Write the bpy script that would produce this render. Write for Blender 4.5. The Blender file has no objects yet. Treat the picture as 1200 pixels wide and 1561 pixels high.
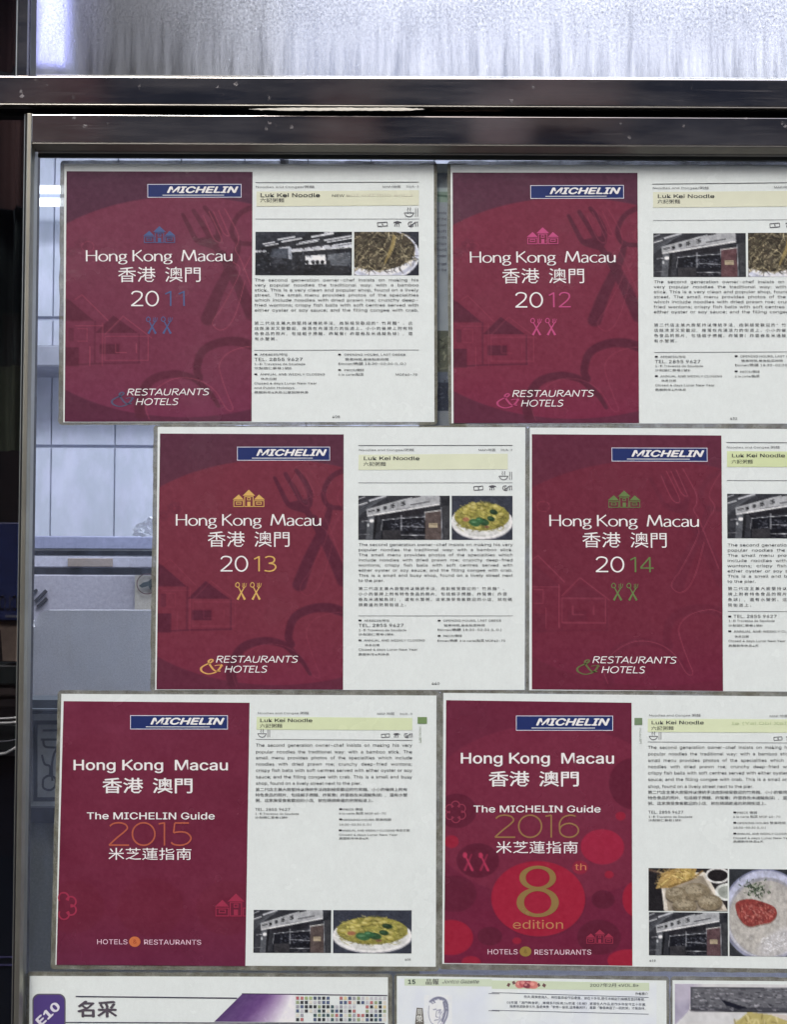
import bpy, math, random
import numpy as np
from mathutils import Vector, Matrix
random.seed(4); rng = np.random.default_rng(11)
R = math.radians
scene = bpy.context.scene
COL = scene.collection

# ------------------------------------------------------------------ camera, sky, sun, exposure
F = 1920.0 / 1200.0                      # focal length over picture width
PITCH, ROLL = R(1.9), R(0.27)
PX = 1.0 / 1920.0                        # metres per photo pixel on the glass plane (y = 0)
CAM = np.array([0.0, -1.0, 1.45])
fw = np.array([0, math.cos(PITCH), math.sin(PITCH)])
r0 = np.array([1.0, 0, 0]); u0 = np.cross(r0, fw)
rt = r0 * math.cos(ROLL) + u0 * math.sin(ROLL)
up = u0 * math.cos(ROLL) - r0 * math.sin(ROLL)
cd = bpy.data.cameras.new('camera'); cam = bpy.data.objects.new('camera', cd); COL.objects.link(cam)
M = Matrix.Identity(4)
for i in range(3):
    M[i][0], M[i][1], M[i][2], M[i][3] = rt[i], up[i], -fw[i], CAM[i]
cam.matrix_world = M
cd.sensor_fit = 'HORIZONTAL'; cd.sensor_width = 36; cd.lens = 36 * F; cd.clip_start = 0.02; cd.clip_end = 200
scene.camera = cam

w = bpy.data.worlds.new('World'); scene.world = w; w.use_nodes = True
nt = w.node_tree; bg = nt.nodes['Background']; sky = nt.nodes.new('ShaderNodeTexSky')
sky.sky_type = 'NISHITA'; sky.sun_disc = False; sky.sun_elevation = R(52); sky.sun_rotation = R(200)
sky.air_density = 1.0; sky.dust_density = 4.0; sky.ozone_density = 1.0
nt.links.new(sky.outputs[0], bg.inputs[0]); bg.inputs[1].default_value = 0.14
sl = bpy.data.lights.new('sun', 'SUN'); sl.energy = 1.1; sl.angle = R(16); sl.color = (1, 0.985, 0.96)
so = bpy.data.objects.new('sun', sl); COL.objects.link(so)
_az = R(200); _el = R(52)                # from the street side, high
sd = Vector((math.sin(_az) * math.cos(_el), math.cos(_az) * math.cos(_el), math.sin(_el)))
so.rotation_euler = sd.to_track_quat('Z', 'Y').to_euler()
scene.view_settings.view_transform = 'Standard'; scene.view_settings.look = 'None'
scene.view_settings.gamma = 1.0; scene.view_settings.use_curve_mapping = False
scene.view_settings.exposure = 1.0
scene.cycles.max_bounces = 10; scene.cycles.transparent_max_bounces = 16; scene.cycles.caustics_reflective = False
scene.cycles.sample_clamp_indirect = 4.0

# ------------------------------------------------------------------ helpers: a point of a surface seen at a photo pixel
def P(px, py, lift=0.0):
    """world point on the plane y = -lift (lift towards the street) that stands at photo pixel px, py"""
    px = np.asarray(px, float); py = np.asarray(py, float)
    d = fw[None] * 1920.0 + rt[None] * (px.reshape(-1, 1) - 600) + up[None] * (780.5 - py.reshape(-1, 1))
    t = (-np.asarray(lift, float).reshape(-1) - CAM[1]) / d[:, 1]
    return CAM[None] + d * t[:, None]
def X(px, lift=0, py=780): return float(P(px, py, lift)[0, 0])
def Z(py, lift=0, px=600): return float(P(px, py, lift)[0, 2])

def lin(c):
    c = np.asarray(c, float) / 255.0
    return np.where(c <= 0.04045, c / 12.92, ((c + 0.055) / 1.055) ** 2.4)
KALB = 1.12
def alb(c, k=KALB): return np.clip(lin(c) * k, 0, 0.86)

def worldloc(o):
    v = Vector((0, 0, 0))
    while o is not None:
        v = v + o.location; o = o.parent
    return v
def mk(name, V, Fc, mat, parent=None, col=None, smooth=False):
    V = np.asarray(V, float)
    me = bpy.data.meshes.new(name)
    if parent is not None:
        V = V - np.array(worldloc(parent))[None]
    me.from_pydata(V.tolist(), [], Fc if isinstance(Fc, list) else Fc.tolist())
    me.update()
    if smooth: me.shade_smooth()
    if col is not None:
        a = me.color_attributes.new('Col', 'FLOAT_COLOR', 'POINT')
        c = np.ones((len(V), 4), np.float32); c[:, :3] = col
        a.data.foreach_set('color', c.ravel())
    o = bpy.data.objects.new(name, me); COL.objects.link(o)
    if mat: me.materials.append(mat)
    if parent is not None: o.parent = parent
    return o
def empty(name, loc, label, cat, group=None):
    o = bpy.data.objects.new(name, None); COL.objects.link(o); o.location = tuple(float(a) for a in loc); o.empty_display_size = 0.02
    o['label'] = label; o['category'] = cat
    if group: o['group'] = group
    return o
def tag(o, label, cat, group=None):
    o['label'] = label; o['category'] = cat
    if group: o['group'] = group
    return o

def box_mesh(a, b):
    (x0, y0, z0), (x1, y1, z1) = a, b
    V = [(x0, y0, z0), (x1, y0, z0), (x1, y1, z0), (x0, y1, z0), (x0, y0, z1), (x1, y0, z1), (x1, y1, z1), (x0, y1, z1)]
    Fc = [(0, 1, 5, 4), (1, 2, 6, 5), (2, 3, 7, 6), (3, 0, 4, 7), (4, 5, 6, 7), (3, 2, 1, 0)]
    return V, Fc
def box(name, a, b, mat, parent=None, bevel=0.0, seg=2):
    V, Fc = box_mesh(a, b)
    o = mk(name, V, Fc, mat, parent)
    if bevel > 0:
        m = o.modifiers.new('bevel', 'BEVEL'); m.width = bevel; m.segments = seg; m.limit_method = 'ANGLE'
    return o
def prism_x(name, prof, x0, x1, mat, parent=None, smooth=False, bevel=0):
    """profile of (y, z) points extruded along x"""
    n = len(prof)
    V = [(x0, y, z) for y, z in prof] + [(x1, y, z) for y, z in prof]
    Fc = [(i, (i + 1) % n, n + (i + 1) % n, n + i) for i in range(n)] + [tuple(range(n))[::-1], tuple(range(n, 2 * n))]
    o = mk(name, V, Fc, mat, parent)
    if bevel:
        m = o.modifiers.new('bevel', 'BEVEL'); m.width = bevel; m.segments = 3; m.limit_method = 'ANGLE'; m.angle_limit = R(12); m.harden_normals = True
        o.data.shade_smooth()
    return o
def prism_z(name, prof, z0, z1, mat, parent=None, bevel=0):
    """profile of (x, y) points extruded along z"""
    n = len(prof)
    V = [(x, y, z0) for x, y in prof] + [(x, y, z1) for x, y in prof]
    Fc = [(i, (i + 1) % n, n + (i + 1) % n, n + i) for i in range(n)] + [tuple(range(n))[::-1], tuple(range(n, 2 * n))]
    o = mk(name, V, Fc, mat, parent)
    if bevel:
        m = o.modifiers.new('bevel', 'BEVEL'); m.width = bevel; m.segments = 3; m.limit_method = 'ANGLE'; m.angle_limit = R(12); m.harden_normals = True
        o.data.shade_smooth()
    return o
def tube(name, pts, r, mat, parent=None, n=10, closed=False):
    pts = [Vector(p) for p in pts]; V = []; Fc = []
    for i, p in enumerate(pts):
        a = pts[max(i - 1, 0)]; b = pts[min(i + 1, len(pts) - 1)]
        t = (b - a).normalized(); s = t.orthogonal().normalized() if i == 0 else (s - t * s.dot(t)).normalized(); q = t.cross(s)
        for k in range(n):
            an = 2 * math.pi * k / n; V.append(tuple(p + (s * math.cos(an) + q * math.sin(an)) * r))
    for i in range(len(pts) - 1):
        for k in range(n):
            Fc.append((i * n + k, i * n + (k + 1) % n, (i + 1) * n + (k + 1) % n, (i + 1) * n + k))
    Fc += [tuple(range(n))[::-1], tuple(range((len(pts) - 1) * n, len(pts) * n))]
    return mk(name, V, Fc, mat, parent, smooth=False)

# ------------------------------------------------------------------ materials
class NM:
    def __init__(s, name):
        s.m = bpy.data.materials.new(name); s.m.use_nodes = True; s.t = s.m.node_tree
        s.b = s.t.nodes['Principled BSDF']; s.out = s.t.nodes['Material Output']
    def n(s, typ, **k):
        x = s.t.nodes.new(typ)
        for a, v in k.items():
            if isinstance(v, tuple) and a.startswith('i_'): x.inputs[a[2:].replace('_', ' ')].default_value = v
            elif a.startswith('i_'): x.inputs[a[2:].replace('_', ' ')].default_value = v
            else: setattr(x, a, v)
        return x
    def l(s, a, b): s.t.links.new(a, b)
    def pos(s, sc=(1, 1, 1)):
        g = s.n('ShaderNodeNewGeometry'); mp = s.n('ShaderNodeMapping'); mp.inputs['Scale'].default_value = sc
        s.l(g.outputs['Position'], mp.inputs['Vector']); return mp.outputs[0]
    def noise(s, scale, detail=4, rough=0.55, vec=None, sc=(1, 1, 1)):
        x = s.n('ShaderNodeTexNoise'); x.inputs['Scale'].default_value = scale; x.inputs['Detail'].default_value = detail; x.inputs['Roughness'].default_value = rough
        s.l(vec if vec is not None else s.pos(sc), x.inputs['Vector']); return x.outputs[0]
    def ramp(s, fac, stops):
        x = s.n('ShaderNodeValToRGB'); e = x.color_ramp.elements
        while len(e) < len(stops): e.new(0.5)
        for i, (p, c) in enumerate(stops):
            e[i].position = p; e[i].color = (c[0], c[1], c[2], 1) if hasattr(c, '__len__') else (c, c, c, 1)
        s.l(fac, x.inputs[0]); return x.outputs[0]
    def mix(s, f, a, b, mode='MIX'):
        x = s.n('ShaderNodeMix', data_type='RGBA', blend_type=mode)
        for sock, v in ((x.inputs[0], f), (x.inputs[6], a), (x.inputs[7], b)):
            if hasattr(v, 'is_linked') or hasattr(v, 'links'): s.l(v, sock)
            else: sock.default_value = v if not hasattr(v, '__len__') else (v[0], v[1], v[2], 1)
        return x.outputs[2]
    def math(s, op, a, b=0.0, c=None):
        x = s.n('ShaderNodeMath', operation=op)
        for i, v in enumerate((a, b) if c is None else (a, b, c)):
            if hasattr(v, 'links'): s.l(v, x.inputs[i])
            else: x.inputs[i].default_value = v
        return x.outputs[0]
    def bump(s, h, st, dist=0.001):
        x = s.n('ShaderNodeBump'); x.inputs['Strength'].default_value = st; x.inputs['Distance'].default_value = dist
        s.l(h, x.inputs['Height']); return x.outputs[0]
    def sep(s, v):
        x = s.n('ShaderNodeSeparateXYZ'); s.l(v, x.inputs[0]); return x.outputs

def flat(name, rgb, rough=0.5, metal=0.0, k=1.0):
    a = NM(name); c = lin(rgb) * k; nz = a.noise(140, 5, 0.6)
    cr = a.ramp(nz, [(0.3, c * 0.88), (0.7, np.clip(c * 1.1, 0, 1))]); a.l(cr, a.b.inputs['Base Color'])
    a.b.inputs['Roughness'].default_value = rough; a.b.inputs['Metallic'].default_value = metal
    return a.m

def laminated(name, attr=True, base=None):
    """paper or ink seen through its glossy film; wrinkles of the film in the coat"""
    a = NM(name)
    grain = a.noise(2600, 3, 0.7); mot = a.noise(60, 4, 0.6)
    g1 = a.ramp(grain, [(0.25, 0.86), (0.75, 1.0)]); g2 = a.ramp(mot, [(0.3, 0.95), (0.7, 1.0)])
    if attr:
        at = a.n('ShaderNodeAttribute'); at.attribute_name = 'Col'; c = at.outputs['Color']
    else:
        fib = a.noise(420, 4, 0.7, sc=(1, 1, 0.6))
        c = a.mix(a.ramp(fib, [(0.35, 0.0), (0.75, 1.0)]), base, np.array(base) * 0.95)
        # a few specks of dirt
        vo = a.n('ShaderNodeTexVoronoi'); vo.inputs['Scale'].default_value = 55; a.l(a.pos(), vo.inputs['Vector'])
        sp = a.ramp(vo.outputs['Distance'], [(0.0, 1.0), (0.035, 0.0)]); keep = a.ramp(a.noise(25, 2), [(0.60, 0.0), (0.66, 1.0)])
        c = a.mix(a.math('MULTIPLY', a.math('MULTIPLY', sp, keep), 0.6), c, (0.18, 0.16, 0.13))
    c = a.mix(1.0, c, g1, 'MULTIPLY'); c = a.mix(1.0, c, g2, 'MULTIPLY')
    a.l(c, a.b.inputs['Base Color'])
    a.b.inputs['Roughness'].default_value = 0.55; a.b.inputs['Specular IOR Level'].default_value = 0.2
    a.b.inputs['Coat Weight'].default_value = 1.0
    wr = a.noise(38, 5, 0.55, sc=(1, 1, 1.6)); fine = a.noise(700, 3, 0.6)
    h = a.math('ADD', wr, a.math('MULTIPLY', fine, 0.03))
    crg = a.ramp(a.noise(17, 4, 0.6), [(0.35, 0.10), (0.7, 0.34)]); a.l(crg, a.b.inputs['Coat Roughness'])
    a.l(a.bump(h, 0.6, 0.0022), a.b.inputs['Coat Normal'])
    return a.m
M_INK = laminated('printed_ink_under_film')
M_PAPER = laminated('white_paper_under_film', False, tuple(alb((229, 238, 237), 0.97)))

def m_film():
    a = NM('grimy_laminate_edge')
    n1 = a.noise(90, 6, 0.7); n2 = a.noise(900, 4, 0.7); n3 = a.noise(22, 3, 0.6)
    c = a.ramp(n1, [(0.30, lin((86, 82, 66))), (0.5, lin((114, 115, 104))), (0.72, lin((150, 152, 144)))])
    dirt = a.ramp(n2, [(0.52, 0.0), (0.68, 1.0)])
    c = a.mix(a.math('MULTIPLY', dirt, 0.65), c, tuple(lin((62, 52, 34))))
    a.l(c, a.b.inputs['Base Color']); a.b.inputs['Roughness'].default_value = 0.28
    a.l(a.bump(a.math('ADD', n1, n2), 0.5, 0.0006), a.b.inputs['Normal'])
    tr = a.n('ShaderNodeBsdfTransparent'); mx = a.n('ShaderNodeMixShader')
    fac = a.ramp(n3, [(0.35, 0.72), (0.65, 0.94)])
    a.l(fac, mx.inputs[0]); a.l(tr.outputs[0], mx.inputs[1]); a.l(a.b.outputs[0], mx.inputs[2]); a.l(mx.outputs[0], a.out.inputs[0])
    return a.m
M_FILM = m_film()

def m_steel(name, base=(0.60, 0.57, 0.56), rough=0.07, scr=0.10, spots=True, axis=0):
    a = NM(name)
    sc = (3, 60, 260) if axis == 0 else (260, 60, 3)
    br = a.noise(6, 6, 0.7, sc=sc); blotch = a.noise(26, 5, 0.6); fine = a.noise(900, 3, 0.6)
    c = a.ramp(blotch, [(0.3, np.array(base) * 0.85), (0.7, np.array(base) * 1.1)])
    rr = a.math('ADD', a.math('MULTIPLY', br, scr * 0.5), rough - 0.02)
    if spots:
        vo = a.n('ShaderNodeTexVoronoi'); vo.inputs['Scale'].default_value = 95; vo.inputs['Randomness'].default_value = 1.0; a.l(a.pos(), vo.inputs['Vector'])
        wob = a.math('ADD', vo.outputs['Distance'], a.math('MULTIPLY', a.math('SUBTRACT', fine, 0.5), 0.5))
        d = a.ramp(wob, [(0.10, 1.0), (0.16, 0.0)])
        keep = a.ramp(a.noise(17, 3), [(0.52, 0.0), (0.60, 1.0)])
        scw = a.noise(1, 3, 0.5, sc=(9, 60, 900) if axis == 0 else (900, 60, 9)); scm = a.math('MULTIPLY', a.ramp(scw, [(0.60, 0.0), (0.70, 1.0)]), a.ramp(a.noise(11, 3), [(0.45, 0.0), (0.65, 0.45)]))
        haze = a.math('MULTIPLY', a.ramp(a.noise(1, 5, 0.7, sc=(7, 20, 45)), [(0.42, 0.0), (0.72, 0.08)]), 1.0)
        f = a.math('MAXIMUM', a.math('MAXIMUM', a.math('MULTIPLY', a.math('MULTIPLY', d, keep), 0.30), a.math('MULTIPLY', scm, 0.35)), haze)
        c = a.mix(f, c, (0.42, 0.41, 0.46)); rr = a.math('ADD', rr, a.math('MULTIPLY', f, 0.5))
        a.l(a.math('SUBTRACT', 1.0, a.math('MULTIPLY', f, 0.8)), a.b.inputs['Metallic'])
    else: a.b.inputs['Metallic'].default_value = 1.0
    a.l(c, a.b.inputs['Base Color']); a.l(rr, a.b.inputs['Roughness'])
    a.l(a.bump(a.math('ADD', a.math('MULTIPLY', br, 0.02 if spots else 0.3), a.math('MULTIPLY', a.noise(9, 2), 1.5)), 0.08, 0.0005), a.b.inputs['Normal'])
    return a.m
M_STEEL = m_steel('polished_steel')
M_STEEL_V = m_steel('polished_steel_upright', axis=2)
M_LIP = m_steel('satin_steel_lip', base=(0.20, 0.195, 0.18), rough=0.36, scr=0.2, spots=False)
M_LIP_V = m_steel('satin_steel_lip_upright', base=(0.40, 0.39, 0.335), rough=0.42, scr=0.2, spots=False, axis=2)
M_EDGE = m_steel('bright_steel_edge', base=(0.36, 0.36, 0.33), rough=0.4, scr=0.2, spots=False)
M_GASKET = flat('dark_green_gasket', (58, 64, 60), 0.45)
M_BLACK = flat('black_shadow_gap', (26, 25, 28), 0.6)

def m_glass(name, tint=(0.97, 0.985, 0.98), dirt=0.0, gl=0.05, dustc=(190, 200, 225)):
    a = NM(name); a.t.nodes.remove(a.b)
    tr = a.n('ShaderNodeBsdfTransparent'); tr.inputs[0].default_value = (*tint, 1)
    g = a.n('ShaderNodeBsdfGlossy'); g.inputs['Roughness'].default_value = 0.03
    lw = a.n('ShaderNodeLayerWeight'); lw.inputs[0].default_value = 0.5
    mx = a.n('ShaderNodeMixShader'); a.l(a.math('ADD', a.math('MULTIPLY', a.math('POWER', lw.outputs['Facing'], 4.0), 0.6), 0.035), mx.inputs[0]); a.l(tr.outputs[0], mx.inputs[1]); a.l(g.outputs[0], mx.inputs[2])
    o = mx.outputs[0]
    if dirt:
        d = a.n('ShaderNodeBsdfTranslucent'); d.inputs[0].default_value = (*lin(dustc), 1)
        n1 = a.noise(60, 6, 0.7, sc=(1, 1, 0.35)); n2 = a.noise(1500, 3, 0.7)
        f = a.math('MULTIPLY', a.ramp(n1, [(0.35, 0.25), (0.75, 1.0)]), a.math('MULTIPLY', a.ramp(n2, [(0.3, 0.5), (0.7, 1.0)]), dirt))
        m2 = a.n('ShaderNodeMixShader'); a.l(f, m2.inputs[0]); a.l(o, m2.inputs[1]); a.l(d.outputs[0], m2.inputs[2]); o = m2.outputs[0]
    a.l(o, a.out.inputs[0]); return a.m
M_GLASS = m_glass('clear_window_glass', dirt=0.10)
M_DARKGLASS = m_glass('dark_side_glass', (0.74, 0.74, 0.76))

def m_condensation():
    a = NM('misted_glass'); a.t.nodes.remove(a.b)
    zt, zb = Z(0), Z(118)
    xyz = a.sep(a.pos())
    h = a.n('ShaderNodeMapRange'); h.inputs[1].default_value = zb; h.inputs[2].default_value = zt; a.l(xyz[2], h.inputs[0]); h = h.outputs[0]
    grain = a.noise(520, 5, 0.8, sc=(1, 1, 0.8))
    run = a.noise(1, 6, 0.62, sc=(210, 210, 14))
    run2 = a.noise(1, 4, 0.6, sc=(60, 60, 7))
    blotch = a.noise(14, 3, 0.5)
    vo = a.n('ShaderNodeTexVoronoi'); vo.inputs['Scale'].default_value = 190; a.l(a.pos((1, 1, 0.75)), vo.inputs['Vector'])
    drop = a.ramp(vo.outputs['Distance'], [(0.12, 1.0), (0.3, 0.0)]); keep = a.ramp(a.noise(160, 2), [(0.56, 0.0), (0.62, 1.0)])
    drop = a.math('MULTIPLY', drop, keep)
    low = a.ramp(a.math('ADD', h, a.math('MULTIPLY', a.math('SUBTRACT', run2, 0.5), 1.5)), [(0.25, 1.0), (0.95, 0.0)])              # the runs gather low down
    st = a.math('ADD', a.math('MULTIPLY', run, 0.55), a.math('MULTIPLY', run2, 0.45)); st = a.math('ADD', a.math('MULTIPLY', st, 0.75), a.math('MULTIPLY', grain, 0.25))
    gr = a.math('ADD', a.math('MULTIPLY', grain, 0.85), a.math('MULTIPLY', blotch, 0.15))
    mxv = a.n('ShaderNodeMix'); a.l(low, mxv.inputs[0]); a.l(gr, mxv.inputs[2]); a.l(st, mxv.inputs[3])
    dens = a.ramp(mxv.outputs[0], [(0.38, 0.16), (0.64, 0.95)])
    dens = a.math('MAXIMUM', dens, a.math('MULTIPLY', drop, 0.9))
    tr = a.n('ShaderNodeBsdfTransparent'); tl = a.n('ShaderNodeBsdfTranslucent'); tl.inputs[0].default_value = (0.76, 0.77, 0.80, 1)
    df = a.n('ShaderNodeBsdfDiffuse'); df.inputs[0].default_value = (0.7, 0.72, 0.74, 1)
    rf = a.n('ShaderNodeBsdfRefraction'); rf.inputs['Roughness'].default_value = 0.35; rf.inputs['IOR'].default_value = 1.12; rf.inputs['Color'].default_value = (0.6, 0.62, 0.66, 1)
    bmp = a.bump(a.math('ADD', grain, drop), 0.6, 0.001); a.l(bmp, rf.inputs['Normal'])
    m0 = a.n('ShaderNodeMixShader'); m0.inputs[0].default_value = 0.16; a.l(tl.outputs[0], m0.inputs[1]); a.l(df.outputs[0], m0.inputs[2])
    m1 = a.n('ShaderNodeMixShader'); a.l(dens, m1.inputs[0]); a.l(rf.outputs[0], m1.inputs[1]); a.l(m0.outputs[0], m1.inputs[2])
    g2 = a.n('ShaderNodeBsdfGlossy'); g2.inputs['Roughness'].default_value = 0.1; m2 = a.n('ShaderNodeMixShader'); m2.inputs[0].default_value = 0.03
    a.l(m1.outputs[0], m2.inputs[1]); a.l(g2.outputs[0], m2.inputs[2]); a.l(m2.outputs[0], a.out.inputs[0])
    return a.m
M_MIST = m_condensation()

def m_tile():
    a = NM('marbled_white_tile')
    g = a.n('ShaderNodeNewGeometry'); oi = a.n('ShaderNodeObjectInfo')
    n1 = a.noise(5.5, 6, 0.62, sc=(1.2, 1, 0.7)); wv = a.noise(9, 5, 0.6, sc=(1.1, 1, 0.6))
    vein = a.ramp(wv, [(0.40, 0.0), (0.49, 1.0), (0.53, 1.0), (0.62, 0.0)])
    c = a.ramp(n1, [(0.3, (0.56, 0.58, 0.68)), (0.55, (0.68, 0.70, 0.83)), (0.75, (0.74, 0.76, 0.88))])
    c = a.mix(a.math('MULTIPLY', vein, 0.38), c, (0.46, 0.52, 0.56))
    a.l(c, a.b.inputs['Base Color']); a.b.inputs['Roughness'].default_value = 0.22; a.b.inputs['Specular IOR Level'].default_value = 0.25
    return a.m
M_TILE = m_tile()
M_GROUT = flat('grey_grout', (170, 174, 190), 0.8)
M_WHITEWALL = flat('white_plaster', (225, 228, 232), 0.8)

# ------------------------------------------------------------------ canvas for flat print (painted into vertex colours of a grid)
def vnoise(h, w_, sc, seed, octv=4):
    r = np.random.default_rng(seed); out = np.zeros((h, w_)); amp = 1.0; tot = 0
    for o in range(octv):
        gh, gw = int(h / sc) + 3, int(w_ / sc) + 3
        g = r.random((gh, gw)); yy = np.arange(h) / sc; xx = np.arange(w_) / sc
        yi = yy.astype(int); xi = xx.astype(int); fy = (yy - yi)[:, None]; fx = (xx - xi)[None]
        fy = fy * fy * (3 - 2 * fy); fx = fx * fx * (3 - 2 * fx)
        a = g[yi][:, xi]; b = g[yi][:, xi + 1]; c = g[yi + 1][:, xi]; d = g[yi + 1][:, xi + 1]
        out += amp * (a * (1 - fx) * (1 - fy) + b * fx * (1 - fy) + c * (1 - fx) * fy + d * fx * fy)
        tot += amp; amp *= 0.55; sc = max(sc / 2, 1.0)
    return out / tot
class Canvas:
    SS = 2
    def __init__(s, x0, y0, x1, y1, nx, ny, bgc):
        s.x0, s.y0, s.x1, s.y1, s.nx, s.ny = x0, y0, x1, y1, nx, ny
        s.W, s.H = nx * s.SS, ny * s.SS
        s.a = np.ones((s.H, s.W, 3)) * np.array(bgc, float)
        s.gx = x0 + (np.arange(s.W) + 0.5) / s.W * (x1 - x0); s.gy = y0 + (np.arange(s.H) + 0.5) / s.H * (y1 - y0)
        s.clip = None
    def _win(s, xa, ya, xb, yb):
        i0 = max(0, int((xa - s.x0) / (s.x1 - s.x0) * s.W) - 1); i1 = min(s.W, int((xb - s.x0) / (s.x1 - s.x0) * s.W) + 2)
        j0 = max(0, int((ya - s.y0) / (s.y1 - s.y0) * s.H) - 1); j1 = min(s.H, int((yb - s.y0) / (s.y1 - s.y0) * s.H) + 2)
        return (i0, i1, j0, j1) if i1 > i0 and j1 > j0 else None
    def _put(s, win, m, col, al):
        i0, i1, j0, j1 = win; m = m * al
        if s.clip is not None: m = m * s.clip[j0:j1, i0:i1]
        v = s.a[j0:j1, i0:i1]; v += (np.array(col, float) - v) * m[..., None]
    def poly(s, pts, col, al=1.0):
        p = np.array(pts, float); win = s._win(p[:, 0].min(), p[:, 1].min(), p[:, 0].max(), p[:, 1].max())
        if not win: return
        i0, i1, j0, j1 = win; gx = s.gx[i0:i1][None]; gy = s.gy[j0:j1][:, None]; ins = np.zeros((j1 - j0, i1 - i0), bool)
        for k in range(len(p)):
            xa, ya = p[k]; xb, yb = p[(k + 1) % len(p)]
            if ya == yb: continue
            c = ((ya > gy) != (yb > gy)) & (gx < (xb - xa) * (gy - ya) / (yb - ya) + xa); ins ^= c
        s._put(win, ins.astype(float), col, al)
    def ell(s, cx, cy, rx, ry, col, al=1.0, ang=0.0, soft=0.0):
        rr = max(rx, ry) * (1 + soft); win = s._win(cx - rr, cy - rr, cx + rr, cy + rr)
        if not win: return
        i0, i1, j0, j1 = win; dx = s.gx[i0:i1][None] - cx; dy = s.gy[j0:j1][:, None] - cy
        c, q = math.cos(ang), math.sin(ang); d = np.sqrt(((dx * c + dy * q) / rx) ** 2 + ((-dx * q + dy * c) / ry) ** 2)
        m = np.clip((1 + soft - d) / soft, 0, 1) if soft > 0 else (d <= 1).astype(float)
        s._put(win, m, col, al)
    def line(s, pts, wd, col, al=1.0, w1=None, soft=0.35, curve=False, dash=False):
        if curve: pts = smooth(pts)
        p = np.array(pts, float); w1 = wd if w1 is None else w1; mw = max(wd, w1)
        win = s._win(p[:, 0].min() - mw, p[:, 1].min() - mw, p[:, 0].max() + mw, p[:, 1].max() + mw)
        if not win: return
        i0, i1, j0, j1 = win; gx = s.gx[i0:i1][None]; gy = s.gy[j0:j1][:, None]; best = np.full((j1 - j0, i1 - i0), 9.0)
        n = len(p) - 1
        for k in range(n):
            a, b = p[k], p[k + 1]; d = b - a; L = (d ** 2).sum() + 1e-9
            t = np.clip(((gx - a[0]) * d[0] + (gy - a[1]) * d[1]) / L, 0, 1)
            r = np.sqrt((gx - a[0] - t * d[0]) ** 2 + (gy - a[1] - t * d[1]) ** 2)
            ww = (wd + (w1 - wd) * (k + t) / n) / 2; best = np.minimum(best, r / np.maximum(ww, 1e-6))
        s._put(win, np.clip((1 + soft / 2 - best) / soft, 0, 1), col, al)
    def grain(s, amp, sc, seed):
        s.a += (vnoise(s.H, s.W, sc * s.SS, seed)[..., None] - 0.5) * amp
    def mesh(s, name, f, lift, parent, k=KALB):
        if 'photograph' in name:
            s.a *= (0.80 + 0.40 * vnoise(s.H, s.W, 9, 101, 5))[..., None]; s.a += (rng.random((s.H, s.W, 1)) - .5) * 30
            g_ = s.a.mean(2, keepdims=True); s.a = g_ + (s.a - g_) * 0.86
        a = np.clip(s.a, 0, 255)
        c = (a[0::2, 0::2] + a[1::2, 0::2] + a[0::2, 1::2] + a[1::2, 1::2]) / 4
        c = alb(c, k).reshape(-1, 3)
        U, Vv = np.meshgrid(np.linspace(0, 1, s.nx), np.linspace(0, 1, s.ny))
        px, py = f(U.ravel(), Vv.ravel()); V = P(px, py, lift)
        i = np.arange((s.ny - 1) * s.nx).reshape(s.ny - 1, s.nx)[:, :-1].ravel()
        Fc = np.stack([i, i + s.nx, i + s.nx + 1, i + 1], 1)
        return mk(name, V, Fc, M_INK, parent, c)
def smooth(pts, n=7, closed=False):
    p = [np.array(q, float) for q in pts]; out = []
    m = len(p); rngk = range(m) if closed else range(m - 1)
    for i in rngk:
        if closed: a, b, c, d = p[(i - 1) % m], p[i], p[(i + 1) % m], p[(i + 2) % m]
        else: a, b, c, d = p[max(i - 1, 0)], p[i], p[i + 1], p[min(i + 2, m - 1)]
        for k in range(n):
            t = k / n; out.append(0.5 * ((2 * b) + (c - a) * t + (2 * a - 5 * b + 4 * c - d) * t * t + (3 * b - a - 3 * c + d) * t ** 3))
    out.append(p[0] if closed else p[-1]); return [tuple(q) for q in out]

# ------------------------------------------------------------------ lettering
_fc = bpy.data.curves.new('glyph_source', 'FONT')
F_CJK = _fc.font; F_LAT = _fc.font
try:                                     # Blender's own interface face, else its built-in one
    import os
    F_LAT = bpy.data.fonts.load(os.path.join(bpy.utils.system_resource('DATAFILES'), 'fonts', 'Inter.woff2'))
except Exception: pass
_fo = bpy.data.objects.new('glyph_source', _fc); COL.objects.link(_fo)
_gc = {}
def _ev(body, off, res):
    _fc.font = F_CJK if ord(body[0]) > 0x2e80 else F_LAT; _fc.body = body; _fc.offset = off; _fc.resolution_u = res
    e = _fo.evaluated_get(bpy.context.evaluated_depsgraph_get()); m = e.to_mesh()
    n = len(m.vertices); v = np.zeros(n * 3); m.vertices.foreach_get('co', v); v = v.reshape(-1, 3)[:, :2].copy()
    f = [tuple(p.vertices) for p in m.polygons]; e.to_mesh_clear(); return v, f
_Hmax = {}
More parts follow.
